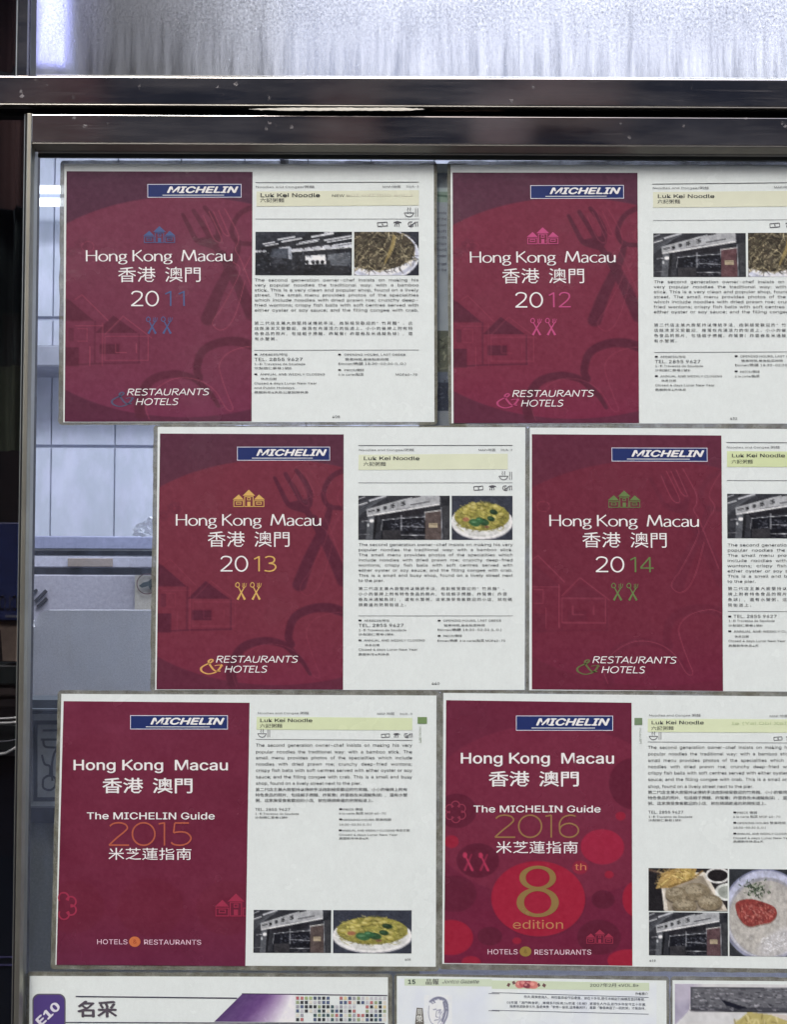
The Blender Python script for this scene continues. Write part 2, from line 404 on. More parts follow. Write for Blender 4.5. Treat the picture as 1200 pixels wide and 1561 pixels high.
def glyph(ch, off=0.0, res=2):
    if ord(ch) > 0x2e80: res = 1
    off = 0.0 if off < 0 and ord(ch) < 0x2e80 and ch in '4&' else off; k = (ch, off, res)
    if k not in _gc:
        if (off, res) not in _Hmax: _Hmax[(off, res)] = _ev('H', off, res)[0][:, 0].max()
        adv = _ev(ch + 'H', off, res)[0][:, 0].max() - _Hmax[(off, res)] if ord(ch) < 0x2e80 else 1.0 * CJK_K
        if ch == 'K':
            a_ = 0.066; v, f = join([stroke([(.17 * CAP, 0), (.17 * CAP, CAP)], a_ * CAP), stroke([(.84 * CAP, CAP), (.17 * CAP, .36 * CAP)], a_ * CAP, a_ * CAP * .8), stroke([(.38 * CAP, .56 * CAP), (.88 * CAP, 0)], a_ * CAP, a_ * CAP * .8)])
        else: v, f = _ev(ch, 0.0 if off < 0 and ch == '4' else off, res) if ch not in ' \u3000' else (np.zeros((0, 2)), [])
        if ord(ch) > 0x2e80: v = v * CJK_K
        v = np.column_stack([v, np.zeros(len(v))])
        if ch in LAP:                   # strokes of these letters cross: each facet lies a hair above the last
            v = np.concatenate([np.column_stack([v[list(t), :2], np.full(len(t), float(i))]) for i, t in enumerate(f)])
            g = []; k0 = 0
            for t in f: g.append(tuple(range(k0, k0 + len(t)))); k0 += len(t)
            f = g
        _gc[k] = (v, f, adv)
    return _gc[k]
CAP = float(_ev('H', 0.0, 2)[0][:, 1].max())
CJK_K = CAP / 0.682
LAP = set('ADGKPQRXefkntuwx149&/')
def line(s, x0, base, cap, x1=None, mode='left', wk=1.0, off=0.0, slant=0.0, track=0.0, res=2, rise=0.0):
    """lay one line out in a flat (x right, y down) frame; returns verts, faces. mode left / fit / just / even / center"""
    bold = off if off > 0.0085 else 0.0; off = 0.0
    sc = cap / CAP; gs = [glyph(c, off, res) for c in s]; adv = [g[2] * wk * sc + track for g in gs]
    nat = sum(adv) - track
    if mode == 'fit':
        kx = (x1 - x0 + track * 0) / nat; wk *= kx; adv = [a * kx for a in adv]
    elif mode == 'just':
        ns = s.count(' '); ex = (x1 - x0 - nat)
        if ns and ex > -0.12 * (x1 - x0) and ex < 0.35 * (x1 - x0): adv = [a + (ex / ns if c == ' ' else 0) for a, c in zip(adv, s)]
        elif ns: kx = (x1 - x0) / nat; wk *= kx; adv = [a * kx for a in adv]
    elif mode == 'even':
        st = (x1 - x0) / len(s); adv = [st] * len(s)
    elif mode == 'center': x0 = x0 - nat / 2
    V = []; Fc = []; x = x0; n = 0
    for (v, f, _), a in zip(gs, adv):
        if len(v):
            q = v.copy(); q[:, 0] = x + (v[:, 0] + slant * v[:, 1]) * wk * sc; q[:, 1] = base - v[:, 1] * sc + rise * (x - x0)
            V.append(q); Fc += [tuple(i + n for i in t) for t in f]; n += len(v)
        x += a
    V = np.concatenate(V) if V else np.zeros((0, 3))
    if bold and len(V):                 # heavier print: slightly shifted impressions, one a hair above the other
        k = len(V); sh_ = bold * sc * wk * 1.0; W = []; G_ = []
        for j, (dx, dy) in enumerate(((-sh_, 0), (sh_, 0), (0, sh_ * .6), (0, -sh_ * .6)) if cap > 20 or bold > .018 else ((-sh_, 0), (sh_, 0))):
            W.append(np.column_stack([V[:, 0] + dx, V[:, 1] + dy, V[:, 2] + j * 40.0])); G_ += [tuple(q + j * k for q in t) for t in Fc]
        return np.concatenate(W), G_
    return V, Fc
def put(name, parts, mp, col, parent, lift=0.0013, k=KALB, steps=False):
    """join laid-out pieces [(verts, faces)...] into one printed mesh; mp maps frame coords to photo pixels"""
    V = []; Fc = []; n = 0; L = []
    for i, (v, f) in enumerate(parts):
        if not len(v): continue
        lz = np.full(len(v), lift + (i * 4e-6 if steps else 0))
        if v.shape[1] == 3: lz += v[:, 2] * 1e-6; v = v[:, :2]
        V.append(v); Fc += [tuple(j + n for j in t) for t in f]; n += len(v); L.append(lz)
    V = np.concatenate(V); L = np.concatenate(L); px, py = mp(V[:, 0], V[:, 1])
    return mk(name, P(px, py, L), Fc, M_INK, parent, alb(col, k))
def sq(x0, y0, x1, y1): return np.array([(x0, y1), (x1, y1), (x1, y0), (x0, y0)], float), [(0, 1, 2, 3)]
def pl(pts): return np.array(pts, float), [tuple(range(len(pts)))[::-1]]
def fan(cx, cy, rx, ry, n=48):
    a = np.linspace(0, 2 * np.pi, n, endpoint=False); return np.stack([cx + rx * np.cos(a), cy - ry * np.sin(a)], 1), [tuple(range(n))]
def frame_sq(x0, y0, x1, y1, t):
    return [sq(x0, y0, x1, y0 + t), sq(x0, y1 - t, x1, y1), sq(x0, y0 + t, x0 + t, y1 - t), sq(x1 - t, y0 + t, x1, y1 - t)]
def stroke(pts, a, b=None, curve=False, closed=False, taper=None):
    """a pen stroke with an elliptical nib: a = half width of uprights, b = half width of level strokes"""
    b = a if b is None else b
    if curve: pts = smooth(pts, 6, closed)
    p = np.array(pts, float)
    if not curve and len(p) > 2:
        return join([stroke([p[i], p[i + 1]], a, b) for i in range(len(p) - 1)])
    d = np.gradient(p, axis=0)
    if closed: d[0] = d[-1] = p[1] - p[-2]
    d /= (np.linalg.norm(d, axis=1)[:, None] + 1e-9); nx, ny = -d[:, 1], d[:, 0]
    h = np.sqrt((a * nx) ** 2 + (b * ny) ** 2)
    if taper is not None: h = h * np.interp(np.linspace(0, 1, len(p)), np.linspace(0, 1, len(taper)), taper)
    N = np.stack([nx, ny], 1) * h[:, None]; V = np.concatenate([p + N, p - N]); n = len(p)
    return V, [(i, i + 1, n + i + 1, n + i) for i in range(n - 1)]
def join(ps):
    V = []; Fc = []; n = 0
    for v, f in ps: V.append(v); Fc += [tuple(j + n for j in t) for t in f]; n += len(v)
    return np.concatenate(V), Fc
OPT = {
 'H': (.80, [('l', [(.09, 0), (.09, 1)]), ('l', [(.70, 0), (.70, 1)]), ('l', [(.09, .53), (.70, .53)])]),
 'o': (.66, [('o', (.33, .33, .26, .31))]),
 'n': (.62, [('l', [(.08, 0), (.08, .66)]), ('c', [(.08, .45), (.16, .58), (.30, .655), (.43, .60), (.50, .44), (.51, .2), (.51, 0)])]),
 'g': (.58, [('o', (.26, .44, .18, .20)), ('c', [(.38, .58), (.45, .63), (.54, .62)]), ('c', [(.16, .27), (.09, .2), (.16, .12), (.34, .10), (.48, .03), (.50, -.11), (.38, -.22), (.22, -.24), (.07, -.19), (.05, -.07), (.13, .02), (.2, .1)])]),
 'K': (.70, [('l', [(.09, 0), (.09, 1)]), ('l', [(.60, 1), (.12, .50)]), ('l', [(.22, .60), (.68, 0)])]),
 'M': (1.0, [('l', [(.04, 0), (.16, 1)]), ('l', [(.16, 1), (.48, .10)]), ('l', [(.48, .10), (.80, 1)]), ('l', [(.80, 1), (.93, 0)])]),
 'a': (.55, [('c', [(.08, .57), (.2, .655), (.34, .63), (.43, .52), (.44, .3), (.44, 0)]), ('c', [(.44, .39), (.28, .37), (.11, .28), (.07, .13), (.15, .01), (.29, .02), (.44, .15)])]),
 'c': (.54, [('c', [(.50, .58), (.38, .645), (.24, .63), (.11, .52), (.06, .33), (.11, .14), (.24, .02), (.38, .01), (.51, .08)])]),
 'u': (.63, [('c', [(.07, .66), (.07, .4), (.09, .14), (.2, .01), (.36, .04), (.50, .2)]), ('l', [(.51, 0), (.51, .66)])]),
}
def optima(s, x0, x1, base, cap):
    adv = {' ': .27}; tot = sum(OPT[c][0] if c in OPT else .27 for c in s); kx = (x1 - x0) / tot; x = x0; out = []
    for c in s:
        if c in OPT:
            for kind, q in OPT[c][1]:
                if kind == 'o':
                    an = np.linspace(0, 2 * np.pi, 25)[:-1]; q = [(q[0] + q[2] * math.cos(t), q[1] + q[3] * math.sin(t)) for t in an]
                pts = [(x + u * kx, base - v * cap) for u, v in q]
                out.append(stroke(pts, cap * .072, cap * .033, curve=kind != 'l', closed=kind == 'o') if kind != 'l' else stroke(pts, cap * .072, cap * .033))
        x += (OPT[c][0] if c in OPT else .27) * kx
    return out

SK = {
 '0': (.74, [('o', (.36, .5, .29, .48))]), '1': (.60, [('l', [(.40, 0), (.40, 1)]), ('l', [(.16, .80), (.40, .97)])]),
 '2': (.72, [('c', [(.08, .80), (.17, .94), (.34, .985), (.53, .91), (.58, .72), (.49, .50), (.28, .25), (.07, .03)]), ('l', [(.05, .035), (.64, .035)])]),
 '3': (.70, [('c', [(.10, .90), (.28, .98), (.48, .93), (.56, .77), (.49, .60), (.27, .53)]), ('c', [(.27, .53), (.52, .47), (.62, .27), (.50, .07), (.28, .01), (.06, .06)])]),
 '4': (.72, [('l', [(.50, 0), (.50, 1)]), ('l', [(.50, .98), (.05, .29)]), ('l', [(.04, .27), (.68, .27)])]),
 'R': (.66, [('l', [(.1, 0), (.1, 1)]), ('c', [(.1, .97), (.36, .97), (.52, .89), (.54, .74), (.46, .58), (.28, .51), (.1, .51)]), ('l', [(.28, .51), (.60, 0)])]),
 'E': (.60, [('l', [(.1, 0), (.1, 1)]), ('l', [(.1, .965), (.52, .965)]), ('l', [(.1, .52), (.48, .52)]), ('l', [(.1, .035), (.54, .035)])]),
 'S': (.60, [('c', [(.50, .88), (.36, .97), (.19, .95), (.10, .82), (.14, .65), (.32, .53), (.48, .39), (.51, .19), (.40, .05), (.22, .02), (.06, .09)])]),
 'T': (.62, [('l', [(.01, .965), (.61, .965)]), ('l', [(.31, 0), (.31, .96)])]), 'A': (.68, [('l', [(.02, 0), (.33, 1)]), ('l', [(.33, 1), (.65, 0)]), ('l', [(.13, .33), (.54, .33)])]),
 'U': (.74, [('c', [(.1, 1), (.1, .35), (.15, .11), (.35, .02), (.55, .11), (.60, .35), (.60, 1)])]), 'N': (.76, [('l', [(.1, 0), (.1, 1)]), ('l', [(.1, 1), (.62, 0)]), ('l', [(.62, 0), (.62, 1)])]),
 'H': (.76, [('l', [(.1, 0), (.1, 1)]), ('l', [(.62, 0), (.62, 1)]), ('l', [(.1, .52), (.62, .52)])]), 'O': (.86, [('o', (.42, .5, .35, .48))]), 'L': (.56, [('l', [(.1, 0), (.1, 1)]), ('l', [(.1, .035), (.52, .035)])]),
}
def skel(s, x0, x1, base, cap, hw, hb=None, slant=0.0):
    tot = sum(SK[c][0] for c in s); kx = (x1 - x0) / tot; x = x0; out = []; hb = hw * .85 if hb is None else hb
    for c in s:
        for kind, q in SK[c][1]:
            if kind == 'o': q = [(q[0] + q[2] * math.cos(t), q[1] + q[3] * math.sin(t)) for t in np.linspace(0, 2 * np.pi, 25)[:-1]]
            out.append(stroke([(x + u * kx + slant * v * cap, base - v * cap) for u, v in q], hw, hb, curve=kind != 'l', closed=kind == 'o'))
        x += SK[c][0] * kx
    return out
def zm(ox, oy, sc): return lambda x, y: (ox + x / sc, oy + y / sc)
def bil(q):
    (ax, ay), (bx, by), (cx, cy), (dx, dy) = q      # TL TR BR BL
    def f(u, v): return (ax * (1 - u) * (1 - v) + bx * u * (1 - v) + cx * u * v + dx * (1 - u) * v, ay * (1 - u) * (1 - v) + by * u * (1 - v) + cy * u * v + dy * (1 - u) * v)
    return f
def q2q(m, q, du=0.0, dv=0.0):
    (ax, ay), (bx, by), (cx, cy), (dx, dy) = m; g = bil(q)
    def f(x, y):
        v = (y - (ay + by) / 2) / ((cy + dy) / 2 - (ay + by) / 2); xl = ax + (dx - ax) * v; xr = bx + (cx - bx) * v
        u = (x - xl) / (xr - xl); v = (y - (ay + (by - ay) * u)) / ((dy + (cy - dy) * u) - (ay + (by - ay) * u)); return g(u + du, v + dv)
    return f
# ------------------------------------------------------------------ window: rails, posts, panes
XL, XR = -0.62, 0.62
def zz(py, lift): return Z(py, lift)
steel = empty('window_frame', (X(600), 0, Z(200)), 'polished stainless steel window frame with two dark horizontal rails and a left post', 'window frame')
def rail(name, prof, x0, mat=M_STEEL, bevel=0.0005):
    return prism_x(name, [(-l, zz(y, l)) for y, l in prof], x0, XR, mat, steel, bevel=bevel)
rail('upper_rail', [(119, -0.02), (118.9, 0.0178), (120, 0.0185), (160.5, 0.0185), (161.5, -0.02)], XL)
rail('upper_rail_lip', [(160.8, 0.004), (160.8, 0.0180), (163, 0.0186), (168, 0.012), (169, 0.004)], XL, M_LIP, 0.0006)
rail('top_bead', [(117.0, -0.004), (117.0, 0.0150), (118.6, 0.0160), (118.8, -0.004)], X(47, 0.015), M_EDGE, 0.0004)
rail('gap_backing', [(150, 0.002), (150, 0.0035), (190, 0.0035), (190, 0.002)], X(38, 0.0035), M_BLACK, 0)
rail('lower_rail', [(176, -0.02), (176, 0.0130), (178, 0.0145), (220, 0.0145), (221, -0.02)], X(40, 0.0145))
rail('lower_rail_lip', [(220.2, 0.002), (220.2, 0.0145), (222, 0.0150), (234, 0.0085), (235, 0.002)], X(42, 0.012), M_LIP, 0.0008)
rail('lower_rail_bead', [(234.3, 0.001), (234.0, 0.0088), (236.4, 0.0082), (236.6, 0.001)], X(50, 0.0085), M_EDGE, 0.0002)
rail('gasket', [(236.6, 0.0005), (236.6, 0.0048), (243, 0.0040), (244.5, 0.0005)], X(50, 0.004), M_GASKET, 0.0006)
# pale strip, then a brown one, in the gap between the rails
def ribbon(name, x0, x1, ys, lift, mat, th=0.0008, seed=0, parent=None):
    r = np.random.default_rng(seed); n = 60; xs = np.linspace(x0, x1, n); top = []; bot = []
    for i, x in enumerate(xs):
        t = i / (n - 1); f = min(1, t * 5, (1 - t) * 8); top.append((x, ys[0] + (1 - f) * (ys[1] - ys[0]) * .5 + r.normal(0, .25))); bot.append((x, ys[1] - (1 - f) * (ys[1] - ys[0]) * .45 + r.normal(0, .25)))
    A = P([p[0] for p in top], [p[1] for p in top], lift); B = P([p[0] for p in bot], [p[1] for p in bot], lift)
    V = np.concatenate([A, B, A + [0, th, 0], B + [0, th, 0]]); Fc = []
    for i in range(n - 1): Fc += [(i, n + i, n + i + 1, i + 1), (i, i + 1, 2 * n + i + 1, 2 * n + i), (n + i, 3 * n + i, 3 * n + i + 1, n + i + 1)]
    return mk(name, V, Fc, mat, parent)
M_PALESTRIP = flat('pale_sealant', (214, 212, 200), 0.5, k=1.0)
ribbon('sealant', 380, 648, (164.8, 169.2), 0.0185, M_PALESTRIP, seed=3, parent=steel)
ribbon('sealant', 655, 770, (168.6, 170.2), 0.0125, flat('brown_sealant', (120, 98, 84), 0.6), seed=5, parent=steel)
# left post beside the main pane: rounded satin lip, and upper post
def vx(px, lift, py): return X(px, lift, py)
zt, zb = Z(176, .014), Z(1700, .014)
pr = [(vx(30.0, .0135, 900), -0.0135), (vx(31.5, .0150, 900), -0.0150), (vx(38, .0145, 900), -0.0145), (vx(43.5, .0100, 900), -0.0100), (vx(45.5, .0045, 900), -0.0045), (vx(45.5, .0045, 900), 0.0), (vx(46.3, -.02, 900), 0.02), (vx(30.0, .0135, 900), 0.02)]
prism_z('left_post', pr, zb, zt, M_LIP_V, steel, bevel=0.0007)
prism_z('left_post_edge', [(vx(28.2, .013, 900), -0.0132), (vx(29.9, .013, 900), -0.0140), (vx(29.9, .013, 900), 0.018), (vx(28.2, .013, 900), 0.018)], zb, zt, M_BLACK, steel)
prism_z('left_post_edge', [(vx(26.9, .0125, 900), -0.0125), (vx(28.0, .0125, 900), -0.0128), (vx(28.0, .0125, 900), 0.018), (vx(26.9, .0125, 900), 0.018)], zb, zt, M_EDGE, steel)
ztt = Z(-330, .014); zbb = Z(119, .0)
prism_z('upper_post', [(vx(27, .013, 60), -0.013), (vx(42, .013, 60), -0.0135), (vx(43.5, .011, 60), -0.004), (vx(44.5, -.02, 60), 0.02), (vx(27, .013, 60), 0.02)], Z(117, .013, 30), ztt, M_STEEL_V, steel, bevel=0.0006)
prism_z('upper_post_edge', [(vx(24.4, .0135, 60), -0.0135), (vx(26.6, .0135, 60), -0.0142), (vx(26.6, .0135, 60), 0.018), (vx(24.4, .0135, 60), 0.018)], Z(117, .013, 30), ztt, M_EDGE, steel, bevel=0.0003)
prism_z('upper_post_bead', [(vx(44.2, .006, 60), -0.006), (vx(46.6, .006, 60), -0.005), (vx(46.6, .006, 60), 0.01), (vx(44.2, .006, 60), 0.01)], Z(116, .006, 45), ztt, M_EDGE, steel)

# panes
def pane(name, x0, z0, x1, z1, mat, label, y0=0.0, th=0.0004):
    o = box(name, (x0, y0 + 0.0002, z0), (x1, y0 + th, z1), mat)
    return tag(o, label, 'window pane')
pane('main_glass_pane', X(46.5), Z(1705), 0.60, Z(238), M_GLASS, 'large clear glass pane below the rails, carrying the pasted sheets')
mist = mk('misted_glass_pane', [(X(45), 0, Z(119)), (0.60, 0, Z(119)), (0.60, 0, Z(-330)), (X(45), 0, Z(-330))], [(0, 1, 2, 3)], M_MIST)
mist.location = (0, 0, 0)
tag(mist, 'misted glass pane above the rails with droplets and vertical water runs', 'window pane')
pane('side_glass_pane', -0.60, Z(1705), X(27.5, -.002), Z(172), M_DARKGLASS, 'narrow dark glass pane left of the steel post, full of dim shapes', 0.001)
pane('upper_side_glass_pane', -0.60, Z(119), X(25), Z(-330), M_DARKGLASS, 'dark reddish glass pane in the top left corner above the rail', 0.001)

# ------------------------------------------------------------------ kitchen behind the glass
DB = 2.0
ZF, ZC = 0.0, 2.75
XRL, XRR = X(26, -.5) , 1.35
wall = box('kitchen_wall', (-1.25, DB + 0.004, ZF), (XRR, DB + 0.08, ZC), M_GROUT); wall['kind'] = 'structure'
s2 = (1 + DB) / 1920
def jx(k): return X(78 + 97 * k, -DB, 700)
tm = None
for k in range(-6, 15):
    for j in range(-2, 5):
        z1 = Z(680 - 195 * j, -DB, 100); z0 = Z(680 - 195 * (j - 1), -DB, 100)
        x0, x1 = jx(k), jx(k + 1)
        if z0 > ZC: continue
        if tm is None:
            wv, hv = (x1 - x0) - 0.0026, abs(z1 - z0) - 0.0026
            V, Fc = box_mesh((0, -0.004, 0), (wv, 0.004, hv)); b = 0.0015
            Vt = [(b, -0.006, b), (wv - b, -0.006, b), (wv - b, -0.006, hv - b), (b, -0.006, hv - b)]
            V = V + Vt; Fc = [f for f in Fc if f != (0, 1, 5, 4)] + [(8, 9, 10, 11), (0, 1, 9, 8), (1, 5, 10, 9), (5, 4, 11, 10), (4, 0, 8, 11)]
            tm = bpy.data.meshes.new('tile'); tm.from_pydata(V, [], Fc); tm.materials.append(M_TILE)
        t = bpy.data.objects.new('tile', tm); COL.objects.link(t); t.parent = wall; t.location = (x0 + 0.002, DB, min(z0, z1) + 0.002)
fl = box('kitchen_floor', (-1.25, 0.03, -0.05), (XRR, DB, 0.0), flat('red_floor_tile', (120, 96, 88), 0.4)); fl['kind'] = 'structure'
ce = box('kitchen_ceiling', (-1.25, 0.03, ZC), (XRR, DB + 0.08, ZC + 0.05), M_WHITEWALL); ce['kind'] = 'structure'
rw = box('kitchen_side_wall', (XRR, 0.03, 0), (XRR + 0.05, DB + 0.08, ZC), M_WHITEWALL); rw['kind'] = 'structure'
# partition and dark side wall, added to keep kitchen light from the side pane
pa = prism_z('partition_wall', [(-0.2975, 0.022), (-0.2945, 0.022), (-0.418, 0.45), (-0.421, 0.45)], 0, ZC, flat('grey_partition', (120, 124, 130), 0.7)); pa['kind'] = 'structure'
p2 = box('kitchen_left_wall', (-1.30, 0.45, 0), (-1.25, DB + 0.08, ZC), M_WHITEWALL); p2['kind'] = 'structure'
p3 = box('side_room_wall', (-1.30, 0.455, 0), (-0.4185, 0.47, ZC), flat('dark_room_wall', (34, 28, 28), 0.8)); p3['kind'] = 'structure'

# fluorescent fittings (lit)
def lamp_mat(name, col, st):
    a = NM(name); e = a.n('ShaderNodeEmission'); e.inputs[0].default_value = (*col, 1); e.inputs[1].default_value = st
    a.l(e.outputs[0], a.out.inputs[0]); return a.m
M_TUBE = lamp_mat('lit_fluorescent_tube', (0.80, 0.87, 1.0), 1.8)
M_TUBE2 = lamp_mat('lit_fluorescent_tube_white', (0.96, 0.97, 0.98), 5.2)
M_FIT = flat('white_enamel', (150, 155, 175), 0.4)
def fitting(x0, x1, y, z, gap, r, label, mt):
    e = empty('fluorescent_light', ((x0 + x1) / 2, y, z), label, 'light fitting', 'fluorescent lights in the kitchen')
    box('housing', (x0 - .02, y + r * 1.2, z - gap * .35), (x1 + .02, y + r * 1.2 + .04, z + gap * .35), M_FIT, e, 0.003)
    for s in (-1, 1):
        tube('fluorescent_tube', [(x0, y, z + s * gap / 2), (x1, y, z + s * gap / 2)], r, mt, e, 12)
        for x in (x0 - 0.012, x1): box('tube_holder', (x, y - r, z + s * gap / 2 - r * 1.2), (x + 0.012, y + r * 1.4, z + s * gap / 2 + r * 1.2), M_FIT, e, 0.001)
    return e
zl = (Z(297, -1.9, 70) + Z(316, -1.9, 70)) / 2; gl_ = abs(Z(297, -1.9, 70) - Z(316, -1.9, 70))
fitting(-1.15, 0.05, 1.86, zl, gl_, 0.0095, 'twin tube light on the tiled wall, two bright bars in the left strip', M_TUBE)
fitting(-0.10, 1.15, 0.50, Z(-60, -.50), 0.07, 0.013, 'twin tube light close behind the bright right side of the misted pane', M_TUBE2)
al = bpy.data.lights.new('ceiling_panel_light', 'AREA'); al.shape = 'RECTANGLE'; al.size = 1.8; al.size_y = 0.7; al.energy = 36; al.color = (0.85, 0.88, 1.0)  # unseen area lamp added under the ceiling to brighten the kitchen
ao = bpy.data.objects.new('ceiling_panel_light', al); COL.objects.link(ao); ao.location = (-0.25, 0.50, ZC - 0.03)

# things seen through the left strip
M_GREYSTEEL = m_steel('brushed_grey_steel', base=(0.33, 0.34, 0.39), rough=0.5, scr=0.3, spots=False)
def m_panel(name, rgb, k=1.0, rough=0.6, scale=300):
    a = NM(name); c = lin(rgb) * k
    n1 = a.noise(scale, 6, 0.85); n2 = a.noise(7, 4, 0.6)
    cc = a.mix(1.0, a.ramp(n1, [(0.3, c * .72), (0.7, c * 1.3)]), a.ramp(n2, [(0.3, 0.85), (0.7, 1.0)]), 'MULTIPLY')
    sc = a.noise(3, 3, 0.5, sc=(40, 1, 3)); 
    a.l(cc, a.b.inputs['Base Color']); a.b.inputs['Roughness'].default_value = rough; return a.m
def slab(name, px0, py0, px1, py1, d, th, mat, parent=None, bevel=0.0):
    """a box whose street face fills photo pixels px0..px1, py0..py1 at depth d behind the glass"""
    return box(name, (X(px0, -d, (py0 + py1) / 2), d, Z(py1, -d, (px0 + px1) / 2)), (X(px1, -d, (py0 + py1) / 2), d + th, Z(py0, -d, (px0 + px1) / 2)), mat, parent, bevel)
sh = slab('steel_wall_shelf', -200, 526, 300, 559, 1.80, 0.18, M_GREYSTEEL, None, 0.004)
tag(sh, 'blurry grey steel shelf edge across the tiled wall in the left strip', 'shelf')

cab = empty('steel_cabinet', (X(140, -1.2), 1.2, Z(1068, -1.2)), 'grey steel cabinet below the tiles with black slots and a round sticker', 'cabinet')
M_BLUEGREY = m_panel('blue_grey_paint', (128, 132, 158), 1.2, 0.4, 120)
M_LIGHTPAN = m_panel('pale_steel_panel', (172, 172, 186), 1.15, 0.45, 90)
slab('top_panel', -60, 818, 640, 838.0, 1.2, 0.5, M_BLUEGREY, cab, 0.002)
slab('top_edge', -60, 838.2, 640, 839.8, 1.196, 0.1, M_EDGE, cab)
slab('upper_groove', -60, 840, 640, 847.6, 1.21, 0.3, M_BLACK, cab)
slab('drawer_rail', -60, 848.5, 640, 866, 1.2, 0.3, M_LIGHTPAN, cab, 0.002)
slab('drawer_rail_stain', 103, 851, 172, 864, 1.196, 0.002, m_panel('warm_reflection_plate', (150, 138, 130), 0.9), cab, 0.004)  # brown reflection on the rail, put into the colour of a thin plate
slab('lower_groove', -60, 866.3, 640, 876.5, 1.21, 0.3, flat('brown_black_groove', (50, 48, 44), 0.7), cab)
slab('front_panel', -60, 877, 640, 1200, 1.2, 0.3, m_panel('grey_front_panel', (150, 148, 158), 1.2, 0.45, 130), cab, 0.002)
def slot(x0, y0, x1, y1, wd):
    a, b = P([x0], [y0], -1.195)[0], P([x1], [y1], -1.195)[0]; d = b - a; d /= np.linalg.norm(d); n = np.array([-d[2], 0, d[0]]) * wd * PX * 2.2 / 2
    q = [a + n, a - n, b - n, b + n]; V = q + [v + np.array([0, .004, 0]) for v in q]
    mk('vent_slot', V, [(0, 1, 2, 3), (4, 7, 6, 5), (0, 4, 5, 1), (1, 5, 6, 2), (2, 6, 7, 3), (3, 7, 4, 0)], M_BLACK, cab)
slot(53, 917, 70, 900, 4.5); slot(57, 925, 71, 912, 4.5); slot(47, 905, 56, 899, 4)
# sticker on the cabinet
stk = empty('round_sticker', P([221], [905], -1.19)[0], 'off-white round sticker with dark picture on the cabinet beside the third sheet', 'sticker')
slab('backing', 205.5, 877, 240, 929, 1.194, 0.002, flat('cream_sticker', (196, 190, 178), 0.6, k=0.75), stk)
def disc3(name, cx, cy, r0_, r1_, d, mat, parent):
    n = 40; a = np.linspace(0, 2 * np.pi, n, endpoint=False)
    o = P(cx + r1_ * np.cos(a), cy + r1_ * np.sin(a), -d); i = P(cx + r0_ * np.cos(a), cy + r0_ * np.sin(a), -d)
    V = np.concatenate([o, i, o + [0, .001, 0], i + [0, .001, 0]]); Fc = [(k, n + k, n + (k + 1) % n, (k + 1) % n) for k in range(n)] + [(k, (k + 1) % n, 2 * n + (k + 1) % n, 2 * n + k) for k in range(n)]
    return mk(name, V, Fc, mat, parent)
disc3('ring', 224, 890, 14.6, 16, 1.190, flat('brown_ring', (90, 62, 60), 0.6), stk)
def blob(name, pts, d, mat, parent, th=0.001):
    p = P([q[0] for q in pts], [q[1] for q in pts], -d); n = len(pts); V = np.concatenate([p, p + [0, th, 0]])
    return mk(name, V, [tuple(range(n))[::-1], tuple(range(n, 2 * n))] + [(i, (i + 1) % n, n + (i + 1) % n, n + i) for i in range(n)], mat, parent)
blob('picture', [(212, 893), (218, 888), (226, 886), (233, 880), (238, 881), (238, 892), (231, 895), (229, 899), (226, 893), (216, 896)], 1.188, flat('dark_green_picture', (38, 50, 46), 0.6), stk)

# nearer grey panel with a rounded corner
pts = [(-40, 930), (20, 930), (240, 930), (640, 930), (640, 1069), (-40, 1069)]
pts = [(46, 1069), (47.5, 968), (52, 950), (58, 938), (64, 932), (74, 930), (640, 930), (640, 1069)]
gp = blob('steel_screen_panel', pts, 0.7, m_panel('speckled_grey_panel', (172, 171, 176), 1.5, 0.55, 420), None, 0.01)
tag(gp, 'bluish grey speckled steel panel with rounded upper left corner standing left of third sheet', 'panel')
wt = blob('white_clip', [(46.5, 944.5), (51, 946), (49.6, 950), (51.5, 956), (46.5, 957)], 0.69, flat('white_plastic', (240, 242, 245), 0.3), None, 0.006)
tag(wt, 'tiny bright white clip on the rounded corner beside the steel post', 'clip')
cn = empty('patterned_cart', (X(100, -.6), .6, Z(1500, -.6)), 'dark grey cart side with a framed old style character below the speckled panel', 'cart')
M_DKBAND = flat('dark_slate_band', (56, 62, 66), 0.5)
M_MIDG = m_panel('mid_grey_plate', (150, 150, 148), 1.6, 0.5, 260)
slab('top_band', 30, 1068, 640, 1081, 0.62, 0.05, M_DKBAND, cn); slab('pale_trim', 30, 1081.3, 640, 1084, 0.615, 0.04, flat('pale_trim', (120, 126, 132), 0.4, k=.8), cn)
slab('middle_band', 30, 1084.3, 640, 1089, 0.62, 0.05, M_DKBAND, cn); slab('plate', 30, 1089.2, 640, 1232, 0.625, 0.05, M_MIDG, cn)
slab('lower_band', 30, 1232, 640, 1255, 0.615, 0.05, flat('black_band', (44, 46, 52), 0.5), cn)
slab('side_panel', 30, 1255.3, 640, 1700, 0.62, 0.05, m_panel('grey_green_side', (125, 125, 118), 1.4, 0.6, 300), cn)
def cstroke(name, pts, hw, par, d=0.621, curve=True, mat=None):
    v, f = stroke(pts, hw, hw, curve=curve); p = P(v[:, 0], v[:, 1], -d); n = len(p)
    return mk(name, p, f, mat or M_DKORN, par)
M_DKORN = flat('dark_ornament', (52, 55, 60), 0.5)
for q in ([(51, 1101), (127, 1101)], [(51, 1218), (127, 1218)], [(54, 1098), (54, 1221)], [(124, 1098), (124, 1221)]):
    cstroke('border_bar', q, 3.2, cn, 0.6215 if q[0][0] == 51 else 0.621, False)
